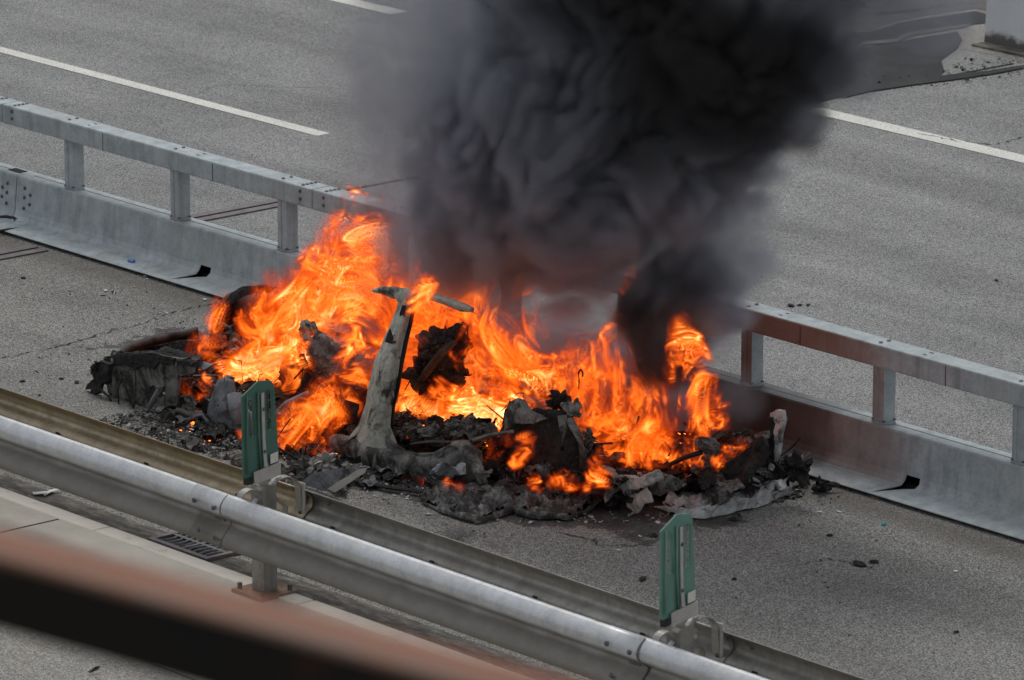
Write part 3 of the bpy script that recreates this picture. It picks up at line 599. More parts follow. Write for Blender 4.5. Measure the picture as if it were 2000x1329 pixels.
loft('inner_pillar',[(800,600,810,604,-2.40),(795,625,806,630,-2.44),(783,668,796,672,-2.52),(774,708,788,712,-2.58),(768,748,782,752,-2.60),(758,792,772,796,-2.62),(754,832,768,838,-2.62)],[(0,0),(.3,.03),(.8,.03),(1,0),(1,-.03),(0,-.03)],M['char2'],amp=.006,sub=5)
pipe('pillar_ridge',[(775,640,-2.545),(757,675,-2.61),(745,710,-2.665),(738,750,-2.695),(734,800,-2.72),(730,850,-2.74)],.007,M['pillar'],squash=.7)
for q_ in ((770,668),(762,690),(752,700),(768,655),(748,722),(757,735)): lump('weld_blob',q_[0],q_[1],2.2,2.2,-2.64,M['ash'],seed=q_[0],sub=2)
crumple('pillar_slot',[(786,596),(793,598),(791,612),(788,627),(780,626),(781,612)],M['black'],y=-2.53,th=.006,amp=.0,parent=pil)
crumple('torn_hole',[(762,642),(768,660),(765,672),(752,668),(757,652)],M['char2'],y=-2.64,th=.006,amp=.0,parent=pil)
loft('roof_rail',[(727,565,728,571,-2.42),(745,560,744,575,-2.42),(770,560,768,584,-2.42),(800,564,798,582,-2.42),(830,570,828,584,-2.41),(865,578,862,594,-2.40),(900,590,896,608,-2.39),(927,601,924,611,-2.38)],[(0,0),(.2,.03),(.55,.045),(1,.02),(1,-.02),(.5,-.035),(0,-.02)],M['pillar'])
crumple('roof_joint',[(768,570),(812,572),(806,588),(802,610),(778,604),(783,590)],M['pillar'],y=-2.45,th=.02,amp=.008,bulge=.02)
# sill: a hollow beam running left and right of the pillar foot
loft('sill',[(640,850,640,905,-2.62),(665,848,665,915,-2.66),(700,858,690,925,-2.70),(740,872,735,935,-2.72),(790,880,785,945,-2.72),(820,888,815,952,-2.70),(850,884,848,955,-2.66),(885,866,884,955,-2.60),(915,862,918,950,-2.56),(940,880,946,935,-2.52)],[(0,0),(.1,.05),(.35,.075),(.6,.06),(.85,.02),(1,-.02),(1,-.12),(.5,-.14),(0,-.10)],M['sill'],amp=.010,sub=6)
crumple('sill_skirt',[(640,895),(700,925),(790,945),(880,958),(900,945),(885,972),(790,962),(690,942),(640,915)],M['char2'],y=-2.66,amp=.03)
crumple('inner_sill',[(756,852),(775,862),(805,884),(850,884),(872,872),(866,892),(810,900),(762,880)],M['sill'],y=-2.70,amp=.02,bulge=.03,smooth=True)
# bent links and bars at the sill end
pipe('bent_bracket',[(886,868,-2.62),(905,868,-2.66),(918,890,-2.7),(932,915,-2.72),(944,945,-2.74)],[.035,.05,.05,.045,.03],M['sill'],squash=.6)
pipe('flat_bar',[(806,867,-2.66),(840,863,-2.66),(880,864,-2.64),(920,862,-2.6)],.026,M['brown'],squash=.35)
pipe('thin_bar',[(915,864,-2.6),(955,850,-2.5),(1003,843,-2.45)],.012,M['frame'])
crumple('torn_bracket',[(850,918),(880,915),(878,935),(868,955),(860,948),(852,930)],M['frame'],y=-2.72,amp=.02)
crumple('torn_bracket',[(655,770),(700,790),(700,850),(670,870),(645,850)],M['char2'],y=-2.5,amp=.05)
# charred floor and heaps
lump('charred_floor',620,860,250,34,-2.1,M['char2'],ry=190,seed=3,amp=.6,sub=5,fr=3)
lump('charred_floor',860,880,230,40,-2.05,M['char2'],ry=180,seed=4,amp=.6,sub=5,fr=3)
lump('charred_floor',1110,900,220,30,-1.8,M['char2'],ry=170,seed=5,amp=.6,sub=5,fr=3)
lump('charred_floor',1330,905,190,24,-1.45,M['char2'],ry=110,seed=6,amp=.6,sub=5,fr=3)
lump('charred_floor',430,800,190,26,-2.3,M['char2'],ry=150,seed=7,amp=.6,sub=5,fr=3)
for i,(px,py,rx,rz,y,m_) in enumerate([(850,845,60,16,-2.45,'ash'),(915,835,48,14,-2.4,'ash'),(800,850,30,12,-2.5,'ash'),(700,790,34,38,-2.35,'brown'),(672,800,30,30,-2.45,'ash'),(590,850,50,24,-2.6,'ash'),(560,820,34,18,-2.7,'brown'),
    (980,880,34,30,-2.3,'char2'),(1160,910,30,44,-2.2,'char2'),(1200,955,44,34,-2.2,'char2'),(1390,905,50,26,-1.6,'ash'),(1440,880,40,22,-1.4,'char2'),(1300,930,60,22,-1.8,'char2'),(540,860,46,18,-2.8,'zinc'),(470,860,40,16,-2.75,'ash')]):
    lump('ash_heap' if m_=='ash' else 'charred_lump',px,py,rx,rz,y,M[m_],seed=20+i,amp=.75,fr=2.6)
# seats
seat=crumple('seat_back',[(587,640),(592,628),(602,630),(618,640),(624,655),(650,672),(662,688),(682,694),(690,712),(672,730),(650,740),(628,745),(612,775),(590,800),(566,802),(552,792),(556,765),(572,735),(576,700),(588,678),(606,662),(596,652)],M['foam'],y=-2.15,th=.03,amp=.09,bulge=.07,L=.024,label='front seat back burnt to grey fibre')
lump('seat_cushion',640,725,56,26,-2.1,M['ash'],seed=41,tilt=.5,amp=.9); crumple('torn_cover',[(586,642),(594,626),(606,632),(614,628),(622,644),(634,652),(622,664),(606,656),(598,668),(590,656)],M['foam'],y=-2.18,th=.02,amp=.06,L=.022,seed=9)
crumple('torn_cover',[(600,660),(640,652),(668,676),(700,690),(690,704),(650,700),(612,694)],M['ash'],y=-2.25,th=.012,amp=.06,L=.022,seed=12)
crumple('seat_shell',[(556,745),(590,690),(612,740),(600,800),(560,800)],M['char2'],y=-2.28,th=.03,amp=.05,parent=seat)
pipe('seat_frame',[(548,830,-2.5),(585,800,-2.45),(622,765,-2.4),(652,742,-2.35)],[.05,.045,.05,.04],M['char2'],squash=.7)
pipe('seat_frame',[(538,812,-2.6),(560,790,-2.55),(600,770,-2.5)],[.04,.04,.035],M['zinc'],squash=.6)
pipe('seat_wire',[(575,740),(592,720),(588,760),(578,790),(600,770),(610,740)],.006,M['char2'],y=-2.42)
s2=crumple('seat_back',[(802,745),(806,720),(832,705),(836,672),(850,658),(872,656),(885,640),(902,628),(914,640),(913,668),(912,700),(905,730),(880,770),(862,790),(842,785),(820,768)],M['char2'],y=-1.95,th=.03,amp=.10,bulge=.05,L=.024,label='second seat back charred black in the middle of the flames')
lump('seat_padding',858,690,38,40,-2.0,M['brown'],seed=44,amp=.8,parent=s2); lump('seat_padding',838,735,40,28,-2.05,M['char2'],seed=45,amp=.8,parent=s2); lump('seat_padding',876,740,34,40,-2.0,M['char2'],seed=46,amp=.8,parent=s2)
pipe('seat_frame',[(812,760,-2.12),(835,725,-2.14),(862,690,-2.14),(890,668,-2.1)],[.018,.028,.026,.016],M['brown'],parent=s2)
pipe('headrest_wire',[(893,660),(896,640),(904,632),(913,636),(913,665),(910,685)],.012,M['char2'],y=-2.05,parent=s2)
pipe('seat_frame',[(775,800,-2.0),(800,790,-2.0),(850,790,-1.98),(890,775,-1.95)],.03,M['char2'])
# tyre and wheel housing on the far front corner
ty=MB(); c=V(487,655,-1.35); Rm=.30; vs=[];n=36;k=12
for i in range(n):
    a=2*math.pi*i/n
    for j in range(k):
        b=2*math.pi*j/k; rr=Rm-.06+ .085*math.cos(b); vs.append(c+np.array([rr*math.cos(a),.13*math.sin(b),rr*math.sin(a)]))
ty.add(vs,[(i*k+j,((i+1)%n)*k+j,((i+1)%n)*k+(j+1)%k,i*k+(j+1)%k) for i in range(n) for j in range(k)])
tyr=ty.build('tyre',M['rubber'],car,smooth=True); MB().tube([c+np.array([0,-.03,0]),c+np.array([0,.06,0])],.17,20).build('rim',M['char2'],tyr)
crumple('wheel_arch',[(424,625),(436,595),(455,573),(480,560),(512,557),(540,562),(530,572),(500,572),(470,582),(450,600),(438,630)],M['rubber'],y=-1.5,th=.03,amp=.02)
# front structure
fb=V(228,688,-3.0)
crumple('front_frame',[(206,700),(250,692),(300,690),(352,700),(388,702),(384,728),(352,735),(350,792),(290,794),(218,790),(212,745)],M['frame'],y=-2.95,th=.03,amp=.008,L=.03,bulge=.01)
for i,q in enumerate([(222,700,226,788),(262,700,264,792),(318,700,322,790),(345,708,347,788)]): pipe('pressed_rib',[(q[0],q[1],-2.975),((q[0]+q[2])/2,(q[1]+q[3])/2,-2.98),(q[2],q[3],-2.975)],.010 if i else .022,M['frame'],squash=.6)
crumple('sooted_edge',[(208,698),(245,690),(300,690),(345,700),(340,712),(310,708),(300,722),(280,712),(262,724),(250,712),(230,716),(212,712)],M['char2'],y=-2.985,th=.012,amp=.02)
crumple('front_frame_top',[(205,700,-2.95),(260,690,-2.9),(330,682,-2.85),(395,700,-2.8),(388,712,-2.97),(300,706,-2.97),(240,708,-2.97)],M['char2'],th=.03,amp=.05)
crumple('torn_sheet',[(330,705,-2.9),(352,700,-2.85),(392,706,-2.8),(420,712,-2.8),(400,722,-2.85),(350,712,-2.95)],M['zinc'],th=.006,amp=.02)
loft('bumper_beam',[(232,686,240,716,-2.75),(262,668,268,706,-2.5),(300,656,306,692,-2.25),(340,648,345,684,-2.0),(372,642,378,676,-1.85),(386,640,390,668,-1.75)],[(0,0),(.10,.05),(.34,.05),(.40,.0),(.9,-.02),(1,.04),(1,-.05),(0,-.05)],M['brown'],amp=.012)
crumple('beam_lining',[(250,690),(300,676),(340,668),(384,664),(386,684),(330,696),(262,712)],M['char2'],y=-2.3,th=.02,amp=.03)
crumple('end_plate',[(368,664),(398,662),(402,692),(372,694)],M['frame'],y=-2.0,th=.02,amp=.015)
crumple('torn_cover',[(180,715),(196,705),(215,712),(212,735),(214,745),(200,750),(196,765),(186,778),(178,776),(182,758),(168,762),(172,750),(186,738)],M['char2'],y=-3.02,th=.03,amp=.03,L=.03)
lump('torn_cover',198,718,20,16,-3.0,M['char2'],seed=51,amp=.8); lump('melted_bracket',240,700,22,18,-2.9,M['char2'],seed=52,amp=.8); lump('melted_bracket',236,692,14,10,-2.92,M['frame'],seed=53,amp=.6)
pipe('strut',[(292,796,-3.05),(300,780,-3.07),(312,760,-3.08)],.018,M['zinc']); lump('strut_foot',314,758,7,6,-3.1,M['ash'],seed=54,sub=3); lump('strut_foot',318,770,6,5,-3.1,M['white_ash'],seed=55,sub=3)
pipe('hanging_cable',[(238,738),(230,760),(232,790),(228,815)],.006,M['char'],y=-3.05); pipe('hanging_cable',[(242,735),(246,760),(256,790)],.006,M['char'],y=-3.05); pipe('hanging_cable',[(196,760),(204,768),(214,776),(222,800)],.009,M['char'],y=-3.05)
crumple('under_tray',[(232,792),(345,792),(350,815),(280,822),(235,812)],M['char2'],y=-2.85,th=.03,amp=.03)
lump('gearbox_lump',360,750,28,30,-2.7,M['brown'],seed=60,amp=.6); crumple('layered_sheets',[(340,775),(372,772),(382,790),(350,802),(338,792)],M['frame'],y=-2.9,th=.02,amp=.03); pipe('strut',[(345,802,-3.0),(382,812,-2.95)],.02,M['frame'])
for i,(px,py,rx,rz,y,m_) in enumerate([(440,648,26,20,-1.8,'brown'),(470,650,24,18,-1.8,'char2'),(430,680,28,20,-2.0,'char2'),(455,675,26,18,-2.0,'ash'),(410,700,22,18,-2.1,'char2'),(480,690,30,20,-2.0,'zinc')]): lump('engine_lump',px,py,rx,rz,y,M[m_],seed=70+i,amp=.7,fr=2.4)
for i in range(26):
    px=random.uniform(190,440); py=random.uniform(690,830); y_=random.uniform(-3.05,-2.6)
    if i%3==0: lump('melted_bracket',px,py,random.uniform(5,13),random.uniform(5,12),y_,M[random.choice(['char2','char2','sill','ash','brown'])],seed=200+i,amp=.9,sub=3)
    elif i%3==1: pipe('bent_bracket',[(px,py,y_),(px+random.uniform(-25,25),py+random.uniform(-18,12),y_+.05),(px+random.uniform(-35,35),py+random.uniform(-8,25),y_)],random.uniform(.006,.016),M[random.choice(['char2','sill','frame'])],squash=.6,seg=6)
    else: crumple('torn_sheet',[(px,py),(px+random.uniform(12,26),py-8),(px+random.uniform(16,34),py+random.uniform(5,14)),(px+random.uniform(2,12),py+random.uniform(12,22))],M[random.choice(['char2','char2','sill','brown'])],y=y_,th=.006,amp=.03,seed=i)
# grey strut tower and inner wing in front of the flames, behind the green blade
tw=crumple('inner_wing',[(398,815),(416,812),(424,785),(430,765),(437,742),(452,735),(464,742),(470,765),(480,780),(500,800),(520,820),(525,870),(500,880),(470,872),(420,862),(400,850)],M['zinc'],y=-2.85,th=.03,amp=.03,bulge=.08,L=.035,smooth=True)
pipe('suspension_strut',[(458,770,-2.93),(462,800,-2.95),(466,830,-2.96)],[.05,.052,.04],M['zinc']); lump('strut_mount',447,745,16,14,-2.88,M['zinc'],seed=80,amp=.6)
pipe('strut',[(372,868,-3.08),(378,850,-3.06),(392,832,-3.03)],.014,M['frame'])
crumple('wing_sheet',[(545,800),(560,830),(555,860),(530,875),(525,830)],M['zinc'],y=-2.75,th=.02,amp=.03)
# rear wheel housing and quarter
rh=crumple('wheel_housing',[(998,800),(1008,785),(1028,780),(1040,790),(1060,800),(1085,798),(1110,802),(1125,815),(1135,845),(1145,880),(1148,930),(1120,945),(1060,940),(1010,930),(1000,880),(985,850),(1000,830)],M['char2'],y=-2.2,th=.05,amp=.04,bulge=.12,L=.026,smooth=True)
crumple('housing_rim',[(1000,800),(1010,782),(1024,776),(1034,782),(1044,800),(1070,818),(1050,826),(1020,822),(1004,830),(990,842)],M['sill'],y=-2.36,th=.03,amp=.02,bulge=.04)
pipe('housing_edge',[(1098,812,-2.34),(1100,840,-2.36),(1098,880,-2.36)],[.03,.022,.015],M['frame'],squash=.6)
pipe('housing_edge',[(1112,820,-2.3),(1130,850,-2.33),(1138,880,-2.33),(1136,920,-2.3)],[.03,.03,.025,.02],M['sill'],squash=.6)
lump('charred_lump',1092,782,28,14,-2.1,M['char2'],seed=90,amp=.8); lump('charred_lump',1120,800,26,16,-2.2,M['sill'],seed=91,amp=.7)
lump('charred_lump',1150,880,16,40,-2.25,M['sill'],seed=92,amp=.8); lump('charred_lump',1160,940,30,22,-2.3,M['char2'],seed=93,amp=.8)
pipe('spring',[(1335+ (k%12)*0 + k*.85, 828-4*math.sin(k*1.25)+ .12*k) for k in range(40)],.004,M['char'],y=-1.5,seg=5)
pipe('steel_rod',[(1272,922,-1.9),(1300,912,-1.88),(1335,895,-1.85),(1368,884,-1.82)],[.028,.024,.024,.03],M['char2'],squash=.6)
pipe('wire',[(1130,760),(1131,745),(1130,728),(1134,722),(1138,728),(1138,736)],.006,M['char'],y=-1.95,seg=5); pipe('wire',[(950,828,-2.1),(985,798,-2.1),(1012,768,-2.1),(1024,768,-2.1),(1022,776,-2.1)],.004,M['char'],seg=5); pipe('wire',[(880,810),(920,775),(932,768)],.004,M['char'],y=-2.0,seg=5)
cn=crumple('torn_cover',[(1362,860),(1380,852),(1400,855),(1409,868),(1408,885),(1400,895),(1392,890),(1384,874),(1366,878)],M['ash'],y=-1.75,th=.04,amp=.03,bulge=.05,L=.03)
crumple('rear_panel',[(1296,935),(1340,932),(1400,920),(1440,900),(1470,872),(1496,850),(1506,870),(1500,905),(1480,940),(1440,950),(1380,955),(1310,960)],M['char2'],y=-1.55,th=.04,amp=.06,bulge=.08,L=.045)
pipe('bright_trim',[(1372,930,-1.68),(1400,922,-1.66),(1425,912,-1.62),(1440,902,-1.6)],[.015,.03,.03,.015],M['foam'],squash=.4)
crumple('rear_skin',[(1440,860),(1470,852),(1500,842),(1500,856),(1462,876),(1450,900),(1436,912),(1444,884)],M['ash'],y=-1.45,th=.02,amp=.04)
up_=crumple('rear_pillar_stub',[(1508,808),(1518,801),(1530,802),(1534,820),(1528,850),(1524,885),(1515,905),(1506,898),(1510,850)],M['white_ash'],y=-1.35,th=.03,amp=.025,L=.03)
crumple('pillar_char',[(1503,815),(1512,815),(1514,900),(1540,925),(1520,935),(1500,905)],M['char2'],y=-1.36,th=.03,amp=.03)
lump('charred_lump',1480,885,30,26,-1.45,M['char2'],seed=95,amp=.7); lump('charred_lump',1555,915,34,24,-1.3,M['char2'],seed=96,amp=.8)
crumple('torn_strip',[(1535,900,-1.3),(1560,908,-1.25),(1583,882,-1.2),(1580,892,-1.2),(1560,918,-1.25),(1540,925,-1.3)],M['ash'],th=.012,amp=.02)
lump('light_block',1508,912,7,7,-1.45,M['white_ash'],seed=97,amp=.2,sub=3)
# hanging scorched cloth
cl_=crumple('wing_flap',[(1190,928),(1225,925),(1262,932),(1294,918),(1300,935),(1268,948),(1240,958),(1210,950)],M['cloth'],y=-2.15,th=.03,amp=.04,bulge=.06,L=.035)
crumple('cloth_flap',[(1218,955),(1232,955),(1245,968),(1262,952),(1272,962),(1275,980),(1262,982),(1252,998),(1244,1003),(1226,990)],M['cloth'],y=-2.2,th=.012,amp=.03,L=.03)
crumple('wing_flap',[(1262,940),(1290,925),(1320,935),(1338,950),(1310,960),(1280,968)],M['sill'],y=-2.1,th=.03,amp=.05)
pipe('seal_lip',[(1178,912,-2.3),(1192,918,-2.32),(1203,932,-2.33),(1200,945,-2.33)],[.015,.025,.025,.012],M['foam'],squash=.6)
# -------- loose pieces lying round the wreck, each its own thing
def thing_crumple(name,label,cat,*a,**k):
    o=crumple(name,*a,parent=None,**k); o.parent=None; o.location=(0,0,0); return tag(o,label,cat)
def shellstrip(name,label,cat,pts,mat,wtop=.10,wrest=.22,amp=.03,parent=None):
    # a melted curved shell: bottom edge on the road, wall leaning, then a torn inner floor
    P=[G(a,b,.012) for a,b in pts]; Q=[]
    for a,b in zip(P[:-1],P[1:]):
        for k in range(14): Q.append(a+(b-a)*k/14)
    Q.append(P[-1]); vs=[]; n=15
    back=np.array([-.35,.94,0])
    for i,p in enumerate(Q):
        s=math.sin(math.pi*i/(len(Q)-1))**.5
        for j in range(n):
            t=j/(n-1); h=wtop*s*(.55+.9*abs(mnoise.noise(Vector(p)*5)))*(math.sin(min(1,t*3.4)*math.pi/2) if t<.34 else max(.12,1-2.6*(t-.34))); d=wrest*s*max(0,t*1.1-.12)
            q=p+back*d+np.array([0,0,h]); w_=nz3(q,6,4)*amp*1.3+nz3(q,17,9)*amp*.8+nz3(q,42,2)*amp*.35; q=q+np.array(w_)*(.3+.7*t); q[2]=max(q[2],.01); vs.append(q)
    fs=[(i*n+j,(i+1)*n+j,(i+1)*n+j+1,i*n+j+1) for i in range(len(Q)-1) for j in range(n-1)]
    o=obj(name,vs,fs,mat,None,solid=.005); tag(o,label,cat); return o
M['shell']=burnt('melted_shell',[(.3,(.012,.012,.012)),(.48,(.05,.05,.049)),(.6,(.22,.22,.215)),(.72,(.5,.5,.49))],soot=(.010,.010,.010),amt=.85,scale=10,thr=.55,rough=.6,metal=.1)
shellstrip('bumper_shell','melted bumper shell with blackened curled edge on the road below the wheel housing','bumper',[(822,982),(860,1000),(900,1016),(930,1022),(970,1012),(1000,1002),(1050,1014),(1110,1016),(1145,1000),(1162,968)],M['shell'],.05,.12,.03)
shellstrip('bumper_shell','white ash covered bumper shell curving to the barrier at the wreck right end','bumper',[(1285,992),(1330,1010),(1380,1012),(1440,1000),(1500,985),(1540,965),(1562,935),(1572,900)],M['white_ash'],.09,.14,.04)
shellstrip('bumper_strip','grey ash sheet lying on top of the white bumper shell','sheet',[(1400,962),(1440,975),(1480,976),(1520,962)],M['white_ash'],.16,.14,.03)
crumple('trim',[(1380,960),(1395,950),(1420,955),(1425,980),(1390,990)],M['ash'],y=-1.85,th=.02,amp=.04)
o=lump('melted_clump',1598,950,26,13,-1.0,M['char2'],seed=110,amp=.8); o.parent=None; o.location=tuple(V(1598,950,-1.0)); tag(o,'black melted clump lying against the barrier foot right of the wreck','clump')
tr=empty('door_trim',tuple(G(640,945)),'silver door trim piece with pale fibre clump beside the guardrail','door trim')
crumple('metal_trim',[(588,942),(610,925),(650,918),(716,911),(712,920),(680,935),(650,960),(620,958)],M['zinc'],y=-3.35,th=.012,amp=.015,parent=tr); 
crumple('edge_strip',[(640,955),(700,918),(716,914),(712,924),(680,945),(655,962)],M['strip'],y=-3.38,th=.012,amp=.006,parent=tr)
lump('fibre_clump',602,915,42,22,-3.2,M['ash'],seed=120,amp=.9,fr=3,parent=tr); lump('fibre_clump',628,908,26,18,-3.15,M['cloth'],seed=121,amp=.8,fr=3,parent=tr)
o=lump('foam_block',466,898,22,18,-3.35,M['foam'],seed=122,amp=.3); o.parent=None; o.location=tuple(V(466,898,-3.35)); tag(o,'pale rounded foam block half hidden behind the dark green blade','foam block')
pz=[V(a,b,-3.05) for a,b in ((700,928),(760,948),(830,960))]; o=MB().tube([G(690,938,.03),G(760,952,.03),G(832,962,.03)],.02,6,squash=.6).build('bent_rail',M['char2'],None); tag(o,'dark bent metal strip on the road under the sill flames','metal strip')
def gcrumple(name,out,mat,z=.03,amp=.04,seed=1,parent=None,th=.004,L=.022,rise=0.):
    bm=bmesh.new(); vs=[bm.verts.new(G(q[0],q[1],q[2] if len(q)>2 else z)) for q in out]
    ed=[bm.edges.new((vs[i],vs[(i+1)%len(vs)])) for i in range(len(vs))]; bmesh.ops.triangle_fill(bm,use_beauty=True,use_dissolve=False,edges=ed)
    for _ in range(6):
        lg=[e for e in bm.edges if e.calc_length()>L]
        if not lg: break
        bmesh.ops.subdivide_edges(bm,edges=lg,cuts=1); bmesh.ops.triangulate(bm,faces=[f for f in bm.faces if len(f.verts)>3])
    for v in bm.verts:
        q=v.co.copy(); a_=abs(mnoise.noise(q*7+Vector((seed,0,0))))*1.7; b_=abs(mnoise.noise(q*17+Vector((0,seed,0)))); c_=mnoise.noise(q*40)
        n=nz3(q,9,seed); v.co.z+=amp*(a_+b_*.8+c_*.35)+rise; v.co.x+=n.x*amp*.6+nz3(q,30,seed).x*amp*.25; v.co.y+=n.y*amp*.6; v.co.z=max(v.co.z,.008)
    me=bpy.data.meshes.new(name); bm.to_mesh(me); bm.free(); me.materials.append(mat); o=link(name,me,parent if parent is not None else car)
    m=o.modifiers.new('solid','SOLIDIFY'); m.thickness=th; m.offset=0; return o
SHELLS=[o for o in scn.collection.objects if o.name.startswith('bumper_shell')]
gcrumple('torn_sheet',[(826,980),(870,962),(930,948),(1000,942),(1060,950),(1120,938),(1165,958),(1148,994),(1110,1012),(1050,1010),(1000,998),(960,1006),(925,1016),(890,1008),(855,995)],M['shell'],.015,.06,3,SHELLS[0])
gcrumple('torn_sheet',[(1290,990),(1330,972),(1390,965),(1440,962),(1490,940),(1535,922),(1570,902),(1560,938),(1530,966),(1480,984),(1420,1000),(1350,1006)],M['white_ash'],.02,.06,5,SHELLS[1])
# wires, rods and torn shreds tangled through the wreck
from mathutils.bvhtree import BVHTree
def bvh():
    vs=[];fs=[]
    for o in car.children:
        if o.type!='MESH' or o.name.split('.')[0] not in ('charred_floor','ash_heap','charred_lump'): continue
        L_=Vector(car.location)+Vector(o.location); b=len(vs); vs+=[tuple(v.co+L_) for v in o.data.vertices]; fs+=[tuple(b+i for i in f.vertices) for f in o.data.polygons]
    return BVHTree.FromPolygons(vs,fs)
BV=bvh()
def top(x,y,z0=.5):
    h=BV.ray_cast(Vector((x,y,z0)),Vector((0,0,-1)))
    return h[0].z if h[0] is not None else 0.
rr=random.Random(11); tw_=MB(); sh_=MB(); sh2=MB()
WA=[(420,800,120,50,26),(620,880,120,50,22),(880,880,130,60,30),(1100,930,140,50,34),(1340,930,180,44,40),(1480,900,70,44,16)]
for (px,py,rx,ry,n) in WA:
    for _ in range(n):
        a=rr.random()*6.28; q=math.sqrt(rr.random()); p=G(px+rx*q*math.cos(a),py+ry*q*math.sin(a)); p[2]=top(p[0],p[1])+.01
        d=np.array([rr.gauss(0,1),rr.gauss(0,1),rr.gauss(.1,.5)]); d/=np.linalg.norm(d); L_=rr.uniform(.06,.26); b=np.array([rr.gauss(0,1),rr.gauss(0,1),rr.random()])*L_*.3
        tw_.tube([p,p+d*L_*.5+b,p+d*L_+b*.4],[rr.uniform(.003,.008)]*3,5)
    for _ in range(n*5):
        a=rr.random()*6.28; q=math.sqrt(rr.random()); p=G(px+rx*q*math.cos(a),py+ry*q*math.sin(a)); p[2]=top(p[0],p[1])+.012
        T=sh_ if rr.random()<.86 else sh2; s=rr.uniform(.02,.085); R_=Matrix.Rotation(rr.random()*6.28,3,'Z')@Matrix.Rotation(rr.gauss(0,.7),3,'X')@Matrix.Rotation(rr.gauss(0,.5),3,'Y')
        ph=rr.random()*6; nn_=5; b=len(T.v)
        for i in range(nn_):
            for j in range(4):
                u=(i/(nn_-1)-.5)*2*s; v=(j/3-.5)*s*1.1*(.6+.5*rr.random()); w_=.28*s*math.sin(3*i/(nn_-1)*1.5+ph)+.22*s*math.cos(j*1.7+ph)+rr.gauss(0,.07*s)
                T.v.append(tuple(p+np.array(R_@Vector((u+rr.gauss(0,.08*s),v,w_)))))
        T.f+=[(b+i*4+j,b+(i+1)*4+j,b+(i+1)*4+j+1,b+i*4+j+1) for i in range(nn_-1) for j in range(3)]
fr_=random.Random(5)
for k in range(34):
    px=fr_.choice([fr_.uniform(560,820),fr_.uniform(800,1250),fr_.uniform(1180,1540),fr_.uniform(360,520)]); py=fr_.uniform(895,975) if px>560 else fr_.uniform(820,880)
    if px>1200: py=fr_.uniform(900,975)
    if 640<px<880: py=fr_.uniform(925,955)
    g_=G(px,py); z0=top(g_[0],g_[1])+.015; s=fr_.uniform(18,46); n_p=fr_.randint(5,8)
    out=[(px+s*fr_.uniform(.5,1.1)*math.cos(6.283*i/n_p+.4),py+s*.5*fr_.uniform(.5,1.1)*math.sin(6.283*i/n_p+.4)) for i in range(n_p)]
    gcrumple('torn_sheet',out,M[fr_.choice(['char2','char2','sill','shell','shell','ash','zinc','char2'])],z0,fr_.uniform(.035,.08),k+20,L=.026)
tag(tw_.build('wire_tangle',M['char'],car),None,None,None,'stuff'); 
for nm,T,m_ in (('torn_shreds',sh_,M['char2']),('ashen_shreds',sh2,M['ash'])):
    o=T.build(nm,m_,car,solid=.003); tag(o,None,None,None,'stuff')
# ash, flakes and splinters in uncountable number
def flakes(name,label,mat,areas,size,seed):
    r=random.Random(seed); m=MB()
    for (px,py,rx,ry,n,h) in areas:
        for _ in range(n):
            a=r.random()*6.283; q=math.sqrt(r.random()); p=G(px+rx*q*math.cos(a),py+ry*q*math.sin(a),0)
            p[2]=max(top(p[0],p[1],.42),0)+.006+h*.6*(1-q)*r.random()**.7; s=size*(.35+r.random()**2*1.8)
            u=np.array([r.gauss(0,1),r.gauss(0,1),r.gauss(0,.45)]); u*=s/np.linalg.norm(u); w_=np.cross(u,[r.gauss(0,.4),r.gauss(0,.4),1]); w_*=(.25+.6*r.random())*s/(np.linalg.norm(w_)+1e-9)
            k=np.array([0,0,s*.5*r.random()]); b=len(m.v)
            m.v+=[tuple(p-u-w_),tuple(p+u*.8-w_+k*.3),tuple(p+u+w_),tuple(p-u*.7+w_*.8+k*.5),tuple(p+k)]
            m.f+=[(b,b+1,b+4),(b+1,b+2,b+4),(b+2,b+3,b+4),(b+3,b,b+4)]
    o=m.build(name,mat); return tag(o,label,None,None,'stuff')
A_=[(700,870,110,40,500,.02),(880,860,120,40,700,.02),(1090,900,120,50,900,.02),(1330,915,170,40,900,.02),(1480,880,60,30,300,.02),(430,760,70,50,500,.02),(300,830,110,26,420,.05),(400,850,110,34,700,.10),(470,880,80,20,300,.06),(560,860,70,40,300,.10),(640,930,110,24,300,.04),(800,940,120,20,260,.05),(930,975,110,30,700,.07),(1080,985,90,30,700,.09),(1020,950,150,30,500,.10),(1210,975,80,30,400,.08),(1380,950,150,40,700,.10),(1500,950,80,34,400,.08),(860,850,90,24,500,.12),(1250,930,120,30,400,.1)]
flakes('char_debris','black charred splinters heaped under and around the wreck',M['char'],[(a,b,c,d,int(n*1.5),h) for a,b,c,d,n,h in A_],.011,1)
flakes('ash_debris','grey ash flakes heaped under and around the wreck',M['ash'],[(a,b,c,d,int(n*.5),h) for a,b,c,d,n,h in A_],.010,2)
flakes('pale_ash','pale ash flakes scattered round the wreck',M['white_ash'],[(a,b,c,d,int(n*.16),h) for a,b,c,d,n,h in A_]+[(770,965,90,14,70,.01),(1000,1010,180,16,60,.01),(1250,1015,120,14,60,.01),(300,600,150,50,25,.0)],.010,3)
flakes('joint_grit','dark grit along the expansion joint at the far edge of the road',M['char'],[(1930,135,90,22,160,.0),(1780,160,120,12,120,.0)],.010,6)
flakes('far_soot','fine dark crumbs spread over the asphalt',M['char'],[(250,690,200,90,160,.0),(1000,1000,420,60,260,.0),(1560,960,90,40,90,.01),(1550,960,200,70,90,.0)],.006,4)

